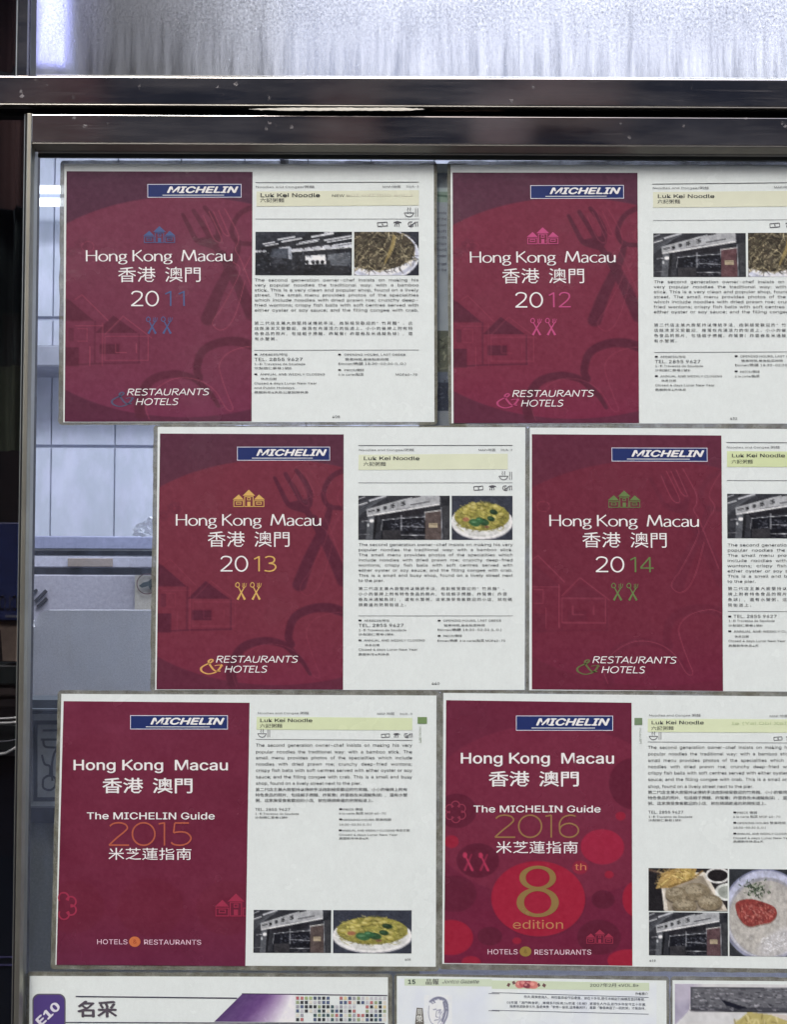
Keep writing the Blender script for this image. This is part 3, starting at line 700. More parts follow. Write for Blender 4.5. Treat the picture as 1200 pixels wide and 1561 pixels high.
for q in ([(65, 1113), (113, 1113)], [(62, 1127), (114, 1127)], [(66, 1127), (68, 1137), (78, 1139), (100, 1139), (108, 1137), (110, 1127)],
          [(64, 1150), (68, 1164), (76, 1168), (76, 1182)], [(88, 1139), (82, 1150), (79, 1168), (80, 1190)], [(66, 1187), (66, 1200), (76, 1204), (84, 1198), (84, 1186), (74, 1182), (66, 1187)],
          [(112, 1150), (108, 1164), (100, 1168), (100, 1182)], [(110, 1187), (110, 1200), (100, 1204), (92, 1198), (92, 1186), (102, 1182), (110, 1187)]):
    cstroke('character_stroke', q, 1.7, cn, 0.620 - 0.0002 * random.random())

# crumpled clear bag lying on the cabinet behind the third sheet's corner
def bag():
    r = np.random.default_rng(5); V = []; Fc = []; nx, ny = 14, 9
    for j in range(ny):
        for i in range(nx):
            u, v = i / (nx - 1), j / (ny - 1); hgt = 816 - (28 * math.sin(math.pi * min(1, u * 0.85 + .1)) ** 0.8) * v + r.normal(0, 1.4)
            px = 203 + 62 * u + r.normal(0, 1.2); V.append(P([px], [hgt + 1], -1.18 + 0.05 * v + 0.012 * r.random())[0])
    for j in range(ny - 1):
        for i in range(nx - 1): k = j * nx + i; Fc += [(k, k + 1, k + nx), (k + 1, k + nx + 1, k + nx)]
    a = NM('clear_plastic_film'); a.b.inputs['Base Color'].default_value = (0.8, 0.84, 0.9, 1); a.b.inputs['Roughness'].default_value = 0.12
    tr = a.n('ShaderNodeBsdfTransparent'); mx = a.n('ShaderNodeMixShader'); mx.inputs[0].default_value = 0.6
    a.l(tr.outputs[0], mx.inputs[1]); a.l(a.b.outputs[0], mx.inputs[2]); a.l(mx.outputs[0], a.out.inputs[0])
    tag(mk('crumpled_plastic_bag', V, Fc, a.m), 'crumpled clear plastic bag on the cabinet top at the edge of the third sheet', 'plastic bag')
bag()

# hood set behind the misted pane to block light, and an added violet glow
hd = empty('extractor_hood', (X(300, -.12), .12, Z(60, -.12)), 'dark blurred steel hood behind the left half of the misted pane', 'hood')
M_HOOD = flat('dark_hood_steel', (70, 70, 74), 0.5, k=.8)
slab('hood_front', 122, -300, 400, 160, 0.06, 0.015, M_HOOD, hd)
slab('hood_side', 404, -300, 412, 160, 0.0755, 0.20, M_HOOD, hd)
uv = empty('violet_tube_light', (X(78, -.13), .13, Z(60, -.13)), 'blurred violet blue tube light glowing behind the far left of the misted pane', 'light')
tube('glowing_tube', [(X(78, -.13), .13, Z(-120, -.13)), (X(78, -.13), .13, Z(128, -.13))], 0.012, lamp_mat('violet_tube', (0.42, 0.44, 1.0), 3.2), uv, 10)
for yy in (-122, 130): box('tube_cap', (X(78, -.13) - .014, .116, Z(yy, -.13) - .006), (X(78, -.13) + .014, .144, Z(yy, -.13) + .006), M_FIT, uv, .001)

# ------------------------------------------------------------------ street reflections of the side pane, added as dim shapes behind it
M_CURT = flat('dark_red_curtain', (62, 38, 40), 0.8); 
def wavy(name, px0, py0, px1, py1, d, mat, label, cat, amp=0.006, nw=9):
    x0, x1 = X(px0, -d), X(px1, -d); z0, z1 = Z(py1, -d), Z(py0, -d); n = 60
    V = [(x0 + (x1 - x0) * i / n, d + amp * math.sin(i / n * nw * 6.28) + amp * .5 * math.sin(i * 1.7), z) for z in (z0, z1) for i in range(n + 1)]
    V += [(a, b + 0.002, c) for a, b, c in V]; m = n + 1
    Fc = [(i, i + 1, m + i + 1, m + i) for i in range(n)] + [(2 * m + i, 3 * m + i, 3 * m + i + 1, 2 * m + i + 1) for i in range(n)]
    return tag(mk(name, V, Fc, mat, smooth=True), label, cat)
wavy('dark_curtain', -320, -320, 26, 110, 0.12, M_CURT, 'dark red curtain behind the pane in the top left corner', 'curtain')
wavy('brown_cloth', -320, 175, 34, 320, 0.10, flat('brown_cloth', (74, 50, 48), 0.8), 'dim brown cloth hanging behind the top of the side pane', 'cloth')
wavy('dark_apron', -320, 322, 33, 560, 0.12, flat('black_green_cloth', (36, 50, 48), 0.8), 'near black apron hanging behind the side pane under the brown cloth', 'cloth')
wavy('green_cloth', -320, 561, 31, 690, 0.11, flat('moss_green_cloth', (58, 68, 52), 0.8), 'dull moss green cloth behind the side pane above the blue carton', 'cloth')
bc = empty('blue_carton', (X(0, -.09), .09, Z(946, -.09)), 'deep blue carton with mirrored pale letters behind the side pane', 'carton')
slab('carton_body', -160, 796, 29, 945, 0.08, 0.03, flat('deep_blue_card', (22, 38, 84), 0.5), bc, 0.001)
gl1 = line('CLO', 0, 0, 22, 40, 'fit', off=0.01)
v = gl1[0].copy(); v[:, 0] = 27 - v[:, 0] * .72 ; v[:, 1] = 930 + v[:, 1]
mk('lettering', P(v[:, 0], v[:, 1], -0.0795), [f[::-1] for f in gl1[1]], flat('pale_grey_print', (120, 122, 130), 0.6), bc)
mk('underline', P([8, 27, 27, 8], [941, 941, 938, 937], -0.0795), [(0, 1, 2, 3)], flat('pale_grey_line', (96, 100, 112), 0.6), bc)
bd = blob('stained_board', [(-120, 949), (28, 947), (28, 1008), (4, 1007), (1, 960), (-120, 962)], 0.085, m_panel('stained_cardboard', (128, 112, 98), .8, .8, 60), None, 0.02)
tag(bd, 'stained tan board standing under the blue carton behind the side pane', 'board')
for i, (y0, y1, c) in enumerate(((1012, 1045, (26, 36, 34)), (1046, 1062, (66, 58, 54)), (1063, 1080, (44, 38, 38)))):
    o = slab('tray', -160, y0, 27, y1 - 1, 0.088 + 0.004 * i, 0.025, flat('tray_paint', c, 0.5), None, 0.002)
    tag(o, ['dark green tray directly under the stained board', 'grey brown tray, middle of the three trays under the board', 'darkest lowest tray just above the shiny steel pan'][i], 'tray', 'trays stacked behind the side pane')
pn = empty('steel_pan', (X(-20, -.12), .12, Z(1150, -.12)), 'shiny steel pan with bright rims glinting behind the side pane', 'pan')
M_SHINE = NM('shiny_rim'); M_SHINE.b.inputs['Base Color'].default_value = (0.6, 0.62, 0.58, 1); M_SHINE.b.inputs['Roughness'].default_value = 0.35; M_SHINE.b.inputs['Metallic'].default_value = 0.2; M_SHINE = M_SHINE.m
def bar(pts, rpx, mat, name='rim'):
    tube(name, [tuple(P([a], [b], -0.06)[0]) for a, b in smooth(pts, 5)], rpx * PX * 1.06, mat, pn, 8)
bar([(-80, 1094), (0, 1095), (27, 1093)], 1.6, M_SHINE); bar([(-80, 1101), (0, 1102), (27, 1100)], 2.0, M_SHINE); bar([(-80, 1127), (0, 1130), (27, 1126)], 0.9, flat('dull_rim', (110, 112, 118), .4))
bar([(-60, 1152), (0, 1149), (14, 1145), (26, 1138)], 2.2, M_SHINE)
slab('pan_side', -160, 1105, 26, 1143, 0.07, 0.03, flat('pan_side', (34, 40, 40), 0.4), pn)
dr = slab('navy_storage_chest', -160, 1152, 25, 1700, 0.09, 0.03, flat('navy_black_front', (20, 24, 34), 0.35), None, 0.002)
tag(dr, 'near black navy chest front filling the bottom of the side pane', 'chest')
for y, nm in ((1457, 'upper'), (1469, 'lower')):
    o = slab('purple_tape', -160, y, 21, y + 2.4, 0.0880, 0.0012, flat('purple_tape', (74, 72, 112), 0.5)); tag(o, 'thin dull purple tape line, %s of two on the dark chest' % nm, 'tape', 'purple tape lines')

# ------------------------------------------------------------------ the back of another sheet seen between the first two
def back_sheet():
    c = Canvas(640, 250, 712, 652, 62, 340, (150, 156, 165))
    c.grain(10, 12, 3)
    c.poly([(640, 252), (712, 252), (712, 265), (640, 265)], (236, 236, 214)); c.poly([(640, 265), (712, 265), (712, 286), (640, 286)], (128, 134, 140))
    c.poly([(640, 287), (712, 287), (712, 293), (640, 293)], (190, 202, 206)); c.poly([(640, 293), (712, 293), (712, 309), (640, 309)], (140, 158, 146))
    for y in (299,): c.line([(668, y), (681, y + 1)], 3, (70, 92, 80), .8)
    c.ell(676, 540, 50, 36, (92, 94, 84)); c.poly([(640, 505), (712, 505), (712, 566), (640, 566)], (88, 90, 80), .8)
    r = np.random.default_rng(8)
    for i in range(90):
        x, y = r.uniform(645, 708), r.uniform(507, 564); g = r.uniform(40, 150); c.line([(x, y), (x + r.normal(0, 4), y + r.normal(0, 4))], 1.8, (g, g, g * .86), .8)
    c.poly([(640, 567), (712, 567), (712, 583), (640, 583)], (92, 98, 112)); c.poly([(640, 583), (712, 583), (712, 626), (640, 626)], (50, 54, 68))
    for i in range(60):
        x, y = r.uniform(645, 708), r.uniform(570, 624); g = r.uniform(30, 130); c.line([(x, y), (x + r.normal(0, 4), y + r.normal(0, 1.5))], 2.0, (g, g, g * 1.15), .7)
    c.poly([(640, 626), (712, 626), (712, 652), (640, 652)], (128, 132, 140))
    t = slab('reversed_sheet', 640, 250, 712, 652, 0.0062, 0.0005, M_PAPER)
    tag(t, 'greyish guide page glimpsed in the gap between first and second maroon sheets', 'sheet')
    f = lambda u, v: (640 + 72 * u, 250 + 402 * v)
    o = c.mesh('print', f, -0.0060, t)
    V = []; words = ['noodle', 'of the', 'prawn', 'soft', 'with', 'crispy', 'found', 'oyster', 'street', 'to the']
    L = []
    for i, wd in enumerate(words):
        L.append(line(wd, 666, 327 + 9.3 * i + (3 if i > 7 else 0), 4.2, 681, 'fit', off=0.012))
    put('lettering', L, lambda x, y: (x, y), (96, 98, 112), t, -0.0058)
    return t
back_sheet()
# ------------------------------------------------------------------ sheets
def ring_outline(q, seed, amp=0.35, rc=6):
    """laminate outline in photo px: rounded corners, slightly uneven edge"""
    r = np.random.default_rng(seed); f = bil(q); out = []
    c = [np.array(p, float) for p in q]
    for i in range(4):
        a, b = c[i], c[(i + 1) % 4]; L = np.linalg.norm(b - a); d = (b - a) / L; n = max(8, int(L / 14)); pd = (a - c[i - 1]); pd /= np.linalg.norm(pd)
        for t in np.linspace(0, 1, 5)[:-1]:
            th = t * math.pi / 2; out.append(a - pd * rc * (1 - math.sin(th)) + d * rc * (1 - math.cos(th)))
        nrm = np.array([-d[1], d[0]])
        for t in np.linspace(rc, L - rc, n)[:-1]:
            out.append(a + d * t + nrm * r.normal(0, amp))
    return np.array(out)
def slab_from_outline(name, pts, l0, l1, mat, parent, hole=None):
    A = P(pts[:, 0], pts[:, 1], l1); B = P(pts[:, 0], pts[:, 1], l0); n = len(pts); V = np.concatenate([A, B])
    Fc = [tuple(range(n))[::-1], tuple(range(n, 2 * n))] + [(i, (i + 1) % n, n + (i + 1) % n, n + i) for i in range(n)]
    return mk(name, V, Fc, mat, parent)
def ring(name, out, q, l0, l1, mat, parent):
    """flat laminate border between its outer outline and the paper's edge"""
    # project every outer point on the paper rectangle's border
    (ax, ay), (bx, by), (cx, cy), (dx, dy) = q; x0, x1 = min(ax, dx), max(bx, cx); inn = []
    for x, y in out:
        v = min(1, max(0, (y - (ay + by) / 2) / ((cy + dy) / 2 - (ay + by) / 2))); xl = ax + (dx - ax) * v; xr = bx + (cx - bx) * v
        u = min(1, max(0, (x - xl) / (xr - xl))); yt = ay + (by - ay) * u; yb = dy + (cy - dy) * u
        inn.append((min(xr - 0.5, max(xl + 0.5, x)), min(yb - 0.5, max(yt + 0.5, y))))
    inn = np.array(inn); n = len(out)
    A = P(out[:, 0], out[:, 1], l1); B = P(inn[:, 0], inn[:, 1], l1); C_ = P(out[:, 0], out[:, 1], l0)
    V = np.concatenate([A, B, C_]); Fc = []
    for i in range(n):
        j = (i + 1) % n; Fc += [(i, n + i, n + j, j), (i, j, 2 * n + j, 2 * n + i)]
    return mk(name, V, Fc, mat, parent)
def sheet(name, lam, pap, label, seed, cat='laminated sheet', group='laminated guide pages pasted on the glass'):
    e = empty(name, P([pap[3][0]], [pap[3][1]], 0)[0], label, cat, group)
    ring('laminate_border', ring_outline(lam, seed), pap, 0.0001, 0.0007 + seed * 2e-5, M_FILM, e)
    p = np.array([pap[0], pap[1], pap[2], pap[3]], float); A = P(p[:, 0], p[:, 1], 0.0010); B = P(p[:, 0], p[:, 1], 0.0003)
    n = 4; V = np.concatenate([A, B])
    pg = mk('paper', V, [(3, 2, 1, 0), (4, 5, 6, 7)] + [(i, (i + 1) % n, n + (i + 1) % n, n + i) for i in range(n)], M_PAPER, e)
    return e, pg

WHITE = (240, 230, 234); PINKW = (242, 228, 234)
DARKM = (84, 42, 64); MIDM = (122, 50, 74)
def mid_art(fill, outl, shift=(0, 0), bgd=(82, 42, 60), bgm=(113, 47, 66), dark=(80, 32, 50), lite=(146, 70, 88)):
    c = Canvas(80, 80, 1127, 1527, 190, 262, bgd)
    # vertical ink shift, purple at the head to crimson at the foot
    tt = np.linspace(0, 1, c.H)[:, None, None]; c.a += np.array([8, -2, -6]) * (tt - 0.3)
    c.ell(750, 862, 1000, 634, bgm, 0.95, soft=0.01)
    c.a += (np.array([0, -5, 3]) * np.clip((tt - .75) * 3, 0, 1))
    F_ = lambda p, w0, w1=None: c.line(p, w0, dark, fill, w1, curve=True, soft=0.3)
    if fill > 0:
        F_([(735, 330), (770, 400), (815, 480), (880, 505)], 20, 34); F_([(795, 308), (840, 380), (880, 450), (905, 500)], 24, 34); F_([(858, 288), (905, 350), (935, 420), (930, 480)], 24, 36)
        c.poly([(810, 470), (945, 440), (935, 510), (985, 590), (965, 615), (905, 530), (850, 510)], dark, fill)
        F_([(955, 560), (1000, 640), (1060, 760), (1125, 905)], 48, 76)
        F_([(1127, 285), (1060, 320), (1020, 380), (1012, 440), (1045, 490), (1125, 500)], 30, 26); F_([(1050, 490), (1030, 570), (990, 660), (930, 790), (878, 930)], 30, 78)
        c.poly([(80, 812), (110, 828), (245, 945), (80, 945)], dark, fill); c.poly([(80, 1095), (160, 1095), (160, 1205), (80, 1205)], dark, fill)
        c.poly([(100, 985), (130, 985), (130, 1060), (100, 1060)], dark, fill * .6)
        c.poly([(252, 1012), (350, 912), (485, 1012)], dark, fill); c.poly([(275, 1078), (386, 1078), (386, 1136), (275, 1136)], dark, fill)
        c.line([(80, 1200), (250, 1190), (500, 1185)], 9, dark, fill * .8); c.line([(494, 1020), (494, 1186)], 8, dark, fill * .8); c.line([(248, 945), (248, 1186)], 9, dark, fill * .7)
        F_([(505, 1480), (500, 1400), (560, 1290), (680, 1250), (790, 1270), (850, 1320), (900, 1370), (940, 1435)], 60, 22)
        F_([(835, 1270), (818, 1220), (850, 1120), (940, 1070), (1040, 1062), (1127, 1085)], 40, 56)
        for i in range(7): a = i * .9; c.ell(170 + 26 * math.cos(a), 505 + 26 * math.sin(a), 17, 17, dark, fill * .25); c.ell(110 + 20 * math.cos(a), 545 + 20 * math.sin(a), 14, 14, dark, fill * .2)
    sx, sy = shift
    S = lambda p, cv=False, wd=4: c.line([(x + sx, y + sy) for x, y in p], wd, lite, outl, curve=cv, soft=0.6)
    # outlined fork, spoon, houses and bowls
    S([(795, 325), (850, 450), (885, 478), (895, 450), (825, 300)], True); S([(850, 300), (905, 420), (940, 440), (925, 400), (880, 295)], True)
    S([(915, 285), (985, 420), (990, 480), (975, 520), (1010, 590), (1110, 850)], True); S([(960, 590), (1000, 650), (905, 850), (870, 900), (850, 950), (890, 985), (940, 960), (985, 870), (1030, 700)], True)
    S([(1127, 300), (1080, 380), (1060, 440), (1090, 500), (1060, 560), (1020, 640)], True)
    S([(80, 810), (120, 782), (265, 930)]); S([(235, 945), (235, 1190)]); S([(250, 1022), (490, 1022), (490, 1160), (250, 1160), (250, 1022)]); S([(250, 1010), (350, 905), (510, 1030)])
    S([(310, 1065), (310, 1115), (370, 1115)]); S([(425, 1065), (425, 1115)]); S([(165, 1080), (165, 1190)]); S([(80, 960), (240, 960)], wd=3); S([(95, 975), (150, 975), (150, 1050), (95, 1050)], wd=3)
    S([(500, 1500), (480, 1420), (530, 1330), (640, 1265), (760, 1270), (860, 1330), (930, 1440), (965, 1440), (940, 1370), (905, 1270), (890, 1180), (950, 1110), (1060, 1080), (1127, 1100)], True)
    for i in range(6): a = i * 1.05; S([(150 + 34 * math.cos(a + t), 505 + 30 * math.sin(a + t)) for t in (0, .4, .8)], True, 3)
    c.grain(14, 4, 21); c.grain(10, 1.3, 22)
    return c
MQ = [(90, 78), (1132, 83), (1122, 1528), (70, 1525)]
def house_icon(x0, y0, x1, y1):
    kx, ky = (x1 - x0) / 181.0, (y1 - y0) / 97.0; T = lambda x, y: (x0 + x * kx, y0 + y * ky); o = []
    def tri(a, b, c): o.append(pl([T(*a), T(*b), T(*c)]))
    def fr(a, b, c, d, t=4): o.extend([sq(*T(a, b), *T(c, b + t)), sq(*T(a, d - t), *T(c, d)), sq(*T(a, b + t), *T(a + t, d - t)), sq(*T(c - t, b + t), *T(c, d - t))])
    tri((56, 34), (91, 0), (127, 34)); tri((0, 56), (34, 27), (62, 56)); tri((120, 56), (148, 27), (181, 56))
    fr(65, 37, 117, 97); fr(81, 43, 101, 60, 4); o.append(sq(*T(82, 68), *T(100, 92)))
    fr(4, 60, 62, 97); fr(18, 68, 48, 84, 4); fr(120, 60, 178, 97); fr(133, 68, 163, 84, 4); return o
def cutlery(x0, y0, x1, y1):
    kx, ky = (x1 - x0) / 68.0, (y1 - y0) / 104.0; T = lambda p: [(x0 + a * kx, y0 + b * ky) for a, b in p]; o = []
    o.append(stroke(T([(14, 0), (5, 8), (4, 20), (14, 27), (24, 20), (23, 7)]), 2.3, 2.3, curve=True, closed=True)); o.append(stroke(T([(19, 26), (34, 55), (56, 98)]), 2.4, curve=True, taper=(1, 1.5, 2.6)))
    o.append(stroke(T([(53, 28), (35, 58), (14, 98)]), 2.4, curve=True, taper=(1, 1.5, 2.6)))
    for a, b in (((44, 4), (45, 20)), ((53, 2), (52, 24)), ((65, 4), (60, 24))): o.append(stroke(T([a, b]), 1.7))
    o.append(stroke(T([(42, 19), (48, 29), (60, 24)]), 2.2, curve=True)); return o
LQ = [(527, 152), (1054, 158), (1054, 230), (527, 228)]
def logo(par, mp, x0=527, y0=153, x1=1054, y1=231):
    f = lambda u: x0 + (x1 - x0) * u
    g = lambda v: y0 + (y1 - y0) * v
    put('logo_plate', [sq(f(.006), g(.035), f(.994), g(.965))], mp, (32, 46, 98), par, 0.00122)
    put('logo_border', frame_sq(x0, y0, x1, y1, 3.4), mp, (206, 208, 222), par, 0.00125)
    put('logo_lettering', [line('MICHELIN', f(.20), g(.64), (y1 - y0) * .44, f(.945), 'fit', off=0.030, slant=0.28)], mp, (238, 240, 246), par, 0.00130)
    put('logo_underline', [sq(f(.16), g(.80), f(.815), g(.845))], mp, (222, 226, 238), par, 0.00128)
def cover_a(par, quad, art, year, acc, amp_c, du=0.0):
    cv = art.mesh('cover', bil(quad), 0.00115, par); mp = q2q(MQ, quad, du)
    logo(cv, mp)
    put('house_icon', house_icon(502, 396, 683, 493), mp, acc, cv, steps=True)
    put('title_lettering', optima('Hong Kong  Macau', 176, 1008, 599, 64), mp, PINKW, cv, steps=True)
    put('chinese_lettering', [line('香港', 356, 712, 65, 572, 'fit', off=0.004), line('澳門', 620, 712, 65, 832, 'fit', off=0.004)], mp, WHITE, cv)
    put('year_lettering', skel('20', 426, 594, 858, 86, 4.6, 3.8), mp, PINKW, cv, steps=True)
    put('year_digits', skel(year[2:], 604, 754, 858, 86, 4.4, 3.6), mp, acc, cv, steps=True)
    for x in (514, 598): put('cutlery_icon', cutlery(x, 921, x + 68, 1024), mp, acc if acc[1] > 80 else acc, cv, steps=True)
    am = [stroke([(440, 1385), (425, 1410), (400, 1430), (362, 1438), (328, 1425), (322, 1405), (345, 1388), (375, 1375), (388, 1362), (378, 1356), (364, 1368), (375, 1392), (400, 1420), (432, 1422)], 6, 3, curve=True),
          stroke([(398, 1392), (425, 1388), (446, 1394)], 3, 2, curve=True)]
    put('ampersand', am, mp, amp_c, cv, steps=True)
    put('restaurants_lettering', skel('RESTAURANTS', 402, 866, 1374, 37, 2.7, 2.3, 0.26), mp, PINKW, cv, steps=True)
    put('hotels_lettering', skel('HOTELS', 451, 692, 1430, 37, 2.7, 2.3, 0.26), mp, PINKW, cv, steps=True)
    return cv

# ---- printed photographs
def scr(c, u, v): return (c.x0 + (c.x1 - c.x0) * u, c.y0 + (c.y1 - c.y0) * v)
def ph_store(seed, mono=1.0, tint=(0, 0, 0)):
    c = Canvas(0, 0, 700, 335, 104, 50, (52, 54, 60)); r = np.random.default_rng(seed)
    for i in range(7): y = -10 + i * 16; c.line([(0, y + 70), (300 - i * 30, y - 20)], 7, (92, 96, 102), .7)
    c.line([(0, 75), (70, 55)], 9, (180, 184, 188)); c.line([(90, 40), (210, 5)], 12, (170, 174, 180)); c.line([(0, 30), (50, 12)], 8, (150, 154, 160))
    c.poly([(560, 30), (700, 20), (700, 335), (640, 335)], (44, 46, 52)); c.poly([(640, 80), (700, 76), (700, 335), (655, 335)], (62, 64, 68))
    c.poly([(64, 105), (340, 30), (470, 0), (620, 0), (625, 62), (240, 128), (70, 152)], (156, 160, 164)); c.poly([(70, 150), (620, 62), (622, 72), (72, 160)], (200, 202, 204))
    for x, y in ((75, 92), (75, 100)): c.line([(x + 5, y + 25), (x + 50, y + 18)], 4, (40, 40, 44))
    for i, (x, y) in enumerate(((155, 112), (207, 95), (266, 80), (345, 62))):
        s_ = 10 + i * 2
        c.line([(x - s_, y), (x + s_, y - 3)], 6, (24, 24, 28)); c.line([(x, y - s_), (x, y + s_)], 6, (24, 24, 28)); c.line([(x - s_, y + s_), (x + s_, y + s_ - 8)], 5, (30, 30, 34)); c.line([(x - s_, y - s_ + 4), (x + s_ - 3, y - s_ - 1)], 5, (30, 30, 34))
    c.line([(415, 18), (470, 8)], 9, (40, 40, 44)); c.line([(400, 72), (545, 48)], 7, (60, 60, 66)); c.line([(250, 112), (400, 92)], 3, (90, 90, 94))
    c.poly([(75, 160), (125, 150), (120, 335), (60, 335)], (88, 92, 98)); c.ell(105, 190, 18, 14, (210, 214, 218)); c.ell(78, 222, 8, 12, (190, 194, 198)); c.poly([(125, 150), (150, 148), (130, 335), (112, 335)], (30, 31, 36))
    c.poly([(150, 148), (505, 100), (505, 140), (180, 180)], (40, 40, 46)); c.poly([(180, 180), (510, 160), (510, 335), (180, 335)], (26, 28, 36))
    for i in range(110):
        x, y = r.uniform(235, 505), r.uniform(190, 262); g = r.uniform(60, 170); c.line([(x, y), (x + r.uniform(3, 16), y + r.normal(0, 2))], r.uniform(2, 6), (g, g + 3, g + 14), .55)
    c.poly([(190, 262), (325, 256), (325, 335), (190, 335)], (54, 54, 58)); 
    for i in range(70):
        x, y = r.uniform(330, 505), r.uniform(285, 330); g = r.uniform(30, 150); c.line([(x, y), (x + r.uniform(3, 18), y)], 4, (g, g, g + 4), .6)
    for p in ([(180, 262), (184, 185), (330, 172), (510, 160)], [(330, 150), (330, 262)], [(510, 125), (512, 190)], [(330, 232), (505, 236)], [(330, 296), (505, 300)]): c.line(p, 4.5, (190, 194, 200), .85)
    c.poly([(512, 128), (630, 112), (632, 335), (512, 335)], tuple(np.array((84, 74, 72)) + tint)); c.line([(508, 128), (632, 112)], 7, (190, 192, 190)); c.poly([(538, 208), (605, 208), (605, 240), (538, 240)], (160, 148, 124))
    c.line([(545, 220), (600, 220)], 3, (110, 100, 84)); c.line([(632, 90), (640, 330)], 6, (140, 144, 150)); c.line([(0, 295), (90, 290)], 5, (110, 112, 118)); c.line([(30, 195), (80, 190)], 5, (150, 152, 158))
    c.a = (c.a - 80) * 1.15 + 76; c.grain(30, 5, seed); c.grain(16, 1.5, seed + 1); return c
def ph_market():
    c = Canvas(0, 0, 700, 320, 104, 48, (34, 37, 44)); r = np.random.default_rng(5)
    c.poly([(0, 0), (420, 0), (300, 60), (0, 130)], (44, 48, 56))
    for x, y, L, w_ in ((60, 92, 80, 9), (75, 105, 90, 8), (165, 60, 120, 10), (195, 75, 140, 11), (410, 40, 150, 14), (500, 12, 90, 8), (500, 65, 190, 10), (520, 78, 180, 8), (300, 95, 150, 8), (320, 82, 140, 7)):
        c.line([(x, y), (x + L, y - L * .17)], w_, (198, 202, 208), .9)
    c.poly([(170, 118), (250, 108), (255, 130), (700, 78), (700, 112), (265, 150), (250, 128), (180, 125)], (172, 176, 184)); c.line([(265, 148), (700, 116)], 4, (210, 214, 216))
    for i, x in enumerate((350, 405, 478, 545)): y = 118 - i * 7; c.line([(x - 12, y), (x + 16, y - 4)], 10, (40, 42, 48)); c.line([(x, y - 12), (x + 2, y + 10)], 9, (50, 50, 56))
    c.line([(600, 104), (695, 90)], 5, (50, 52, 60)); c.poly([(232, 118), (262, 116), (266, 205), (244, 200), (240, 160)], (140, 146, 156)); c.poly([(125, 125), (240, 125), (240, 200), (110, 180)], (60, 66, 76))
    for x in (10, 40, 70): c.ell(x, 145, 13, 9, (182, 186, 194)); c.ell(x + 2, 148, 5, 4, (60, 60, 64))
    c.poly([(362, 178), (505, 168), (512, 235), (365, 240)], (196, 200, 206)); c.poly([(520, 168), (690, 150), (690, 250), (520, 245)], (78, 84, 92))
    for i in range(90):
        x, y = r.uniform(520, 690), r.uniform(155, 245); g = r.uniform(30, 170); c.line([(x, y), (x + r.uniform(4, 22), y - 1)], 4, (g, g + 3, g + 8), .6)
    c.line([(512, 130), (515, 250)], 6, (30, 32, 38))
    for x in (375, 420, 450, 485, 530): c.ell(x, 222, 13, 14, (22, 24, 28)); c.poly([(x - 22, 320), (x - 18, 240), (x + 18, 236), (x + 24, 320)], (24, 26, 32), .92)
    for i in range(170):
        x, y = r.uniform(0, 700), r.uniform(175, 318); g = r.uniform(20, 110); c.line([(x, y), (x + r.uniform(3, 22), y + r.normal(0, 3))], 4, (g, g + 2, g + 8), .4)
    for i in range(40):
        x, y = r.uniform(120, 210), r.uniform(150, 235); c.ell(x, y, 14, 10, (96, 100, 110), .10, soft=.8)
    for i in range(120):
        x, y = r.uniform(0, 700), r.uniform(150, 300); g = r.choice([18, 24, 90, 140, 180]); c.line([(x, y), (x + r.normal(0, 8), y + r.normal(0, 8))], r.uniform(2, 7), (g, g + 2, g + 8), .5)
    c.a = (c.a - 70) * 1.2 + 68
    c.grain(44, 9, 13); c.grain(34, 3, 3); return c
def ph_noodle_dark(full=False):
    c = Canvas(0, 0, 470, 320, 70, 48, (38, 42, 54)); r = np.random.default_rng(12)
    c.ell(190, 170, 282, 190, (206, 212, 228)); c.ell(190, 168, 270, 176, (184, 190, 208)); c.ell(190, 160, 252, 160, (222, 226, 236))
    c.ell(165, 132, 275, 150, (70, 62, 48))
    for i in range(420):
        a = r.uniform(0, 6.28); q = math.sqrt(r.random()); x, y = 165 + 275 * q * math.cos(a), 128 + 155 * q * math.sin(a); t = r.uniform(0, 3.14); L = r.uniform(16, 70); b = r.normal(0, 14)
        g = r.choice([28, 48, 80, 112, 150, 190], p=[.28, .2, .16, .14, .13, .09]); col = (g, g * .94, g * .74)
        c.line([(x, y), (x + L * .5 * math.cos(t) + b, y + L * .5 * math.sin(t) - b), (x + L * math.cos(t), y + L * math.sin(t))], r.uniform(3, 9), col, .9, w1=3, curve=True)
    c.line([(290, 40), (275, 110), (240, 190), (225, 230)], 26, (150, 132, 78), .9, w1=12, curve=True); c.line([(300, 45), (286, 120), (250, 195)], 5, (190, 172, 112), .8, curve=True)
    for q in ([(160, 150), (200, 165), (235, 150)], [(170, 120), (220, 140), (250, 180)], [(110, 250), (180, 290), (230, 230)], [(60, 280), (110, 240)]): c.line(q, 6, (196, 184, 140), .8, w1=2, curve=True)
    c.grain(22, 3, 6); return c
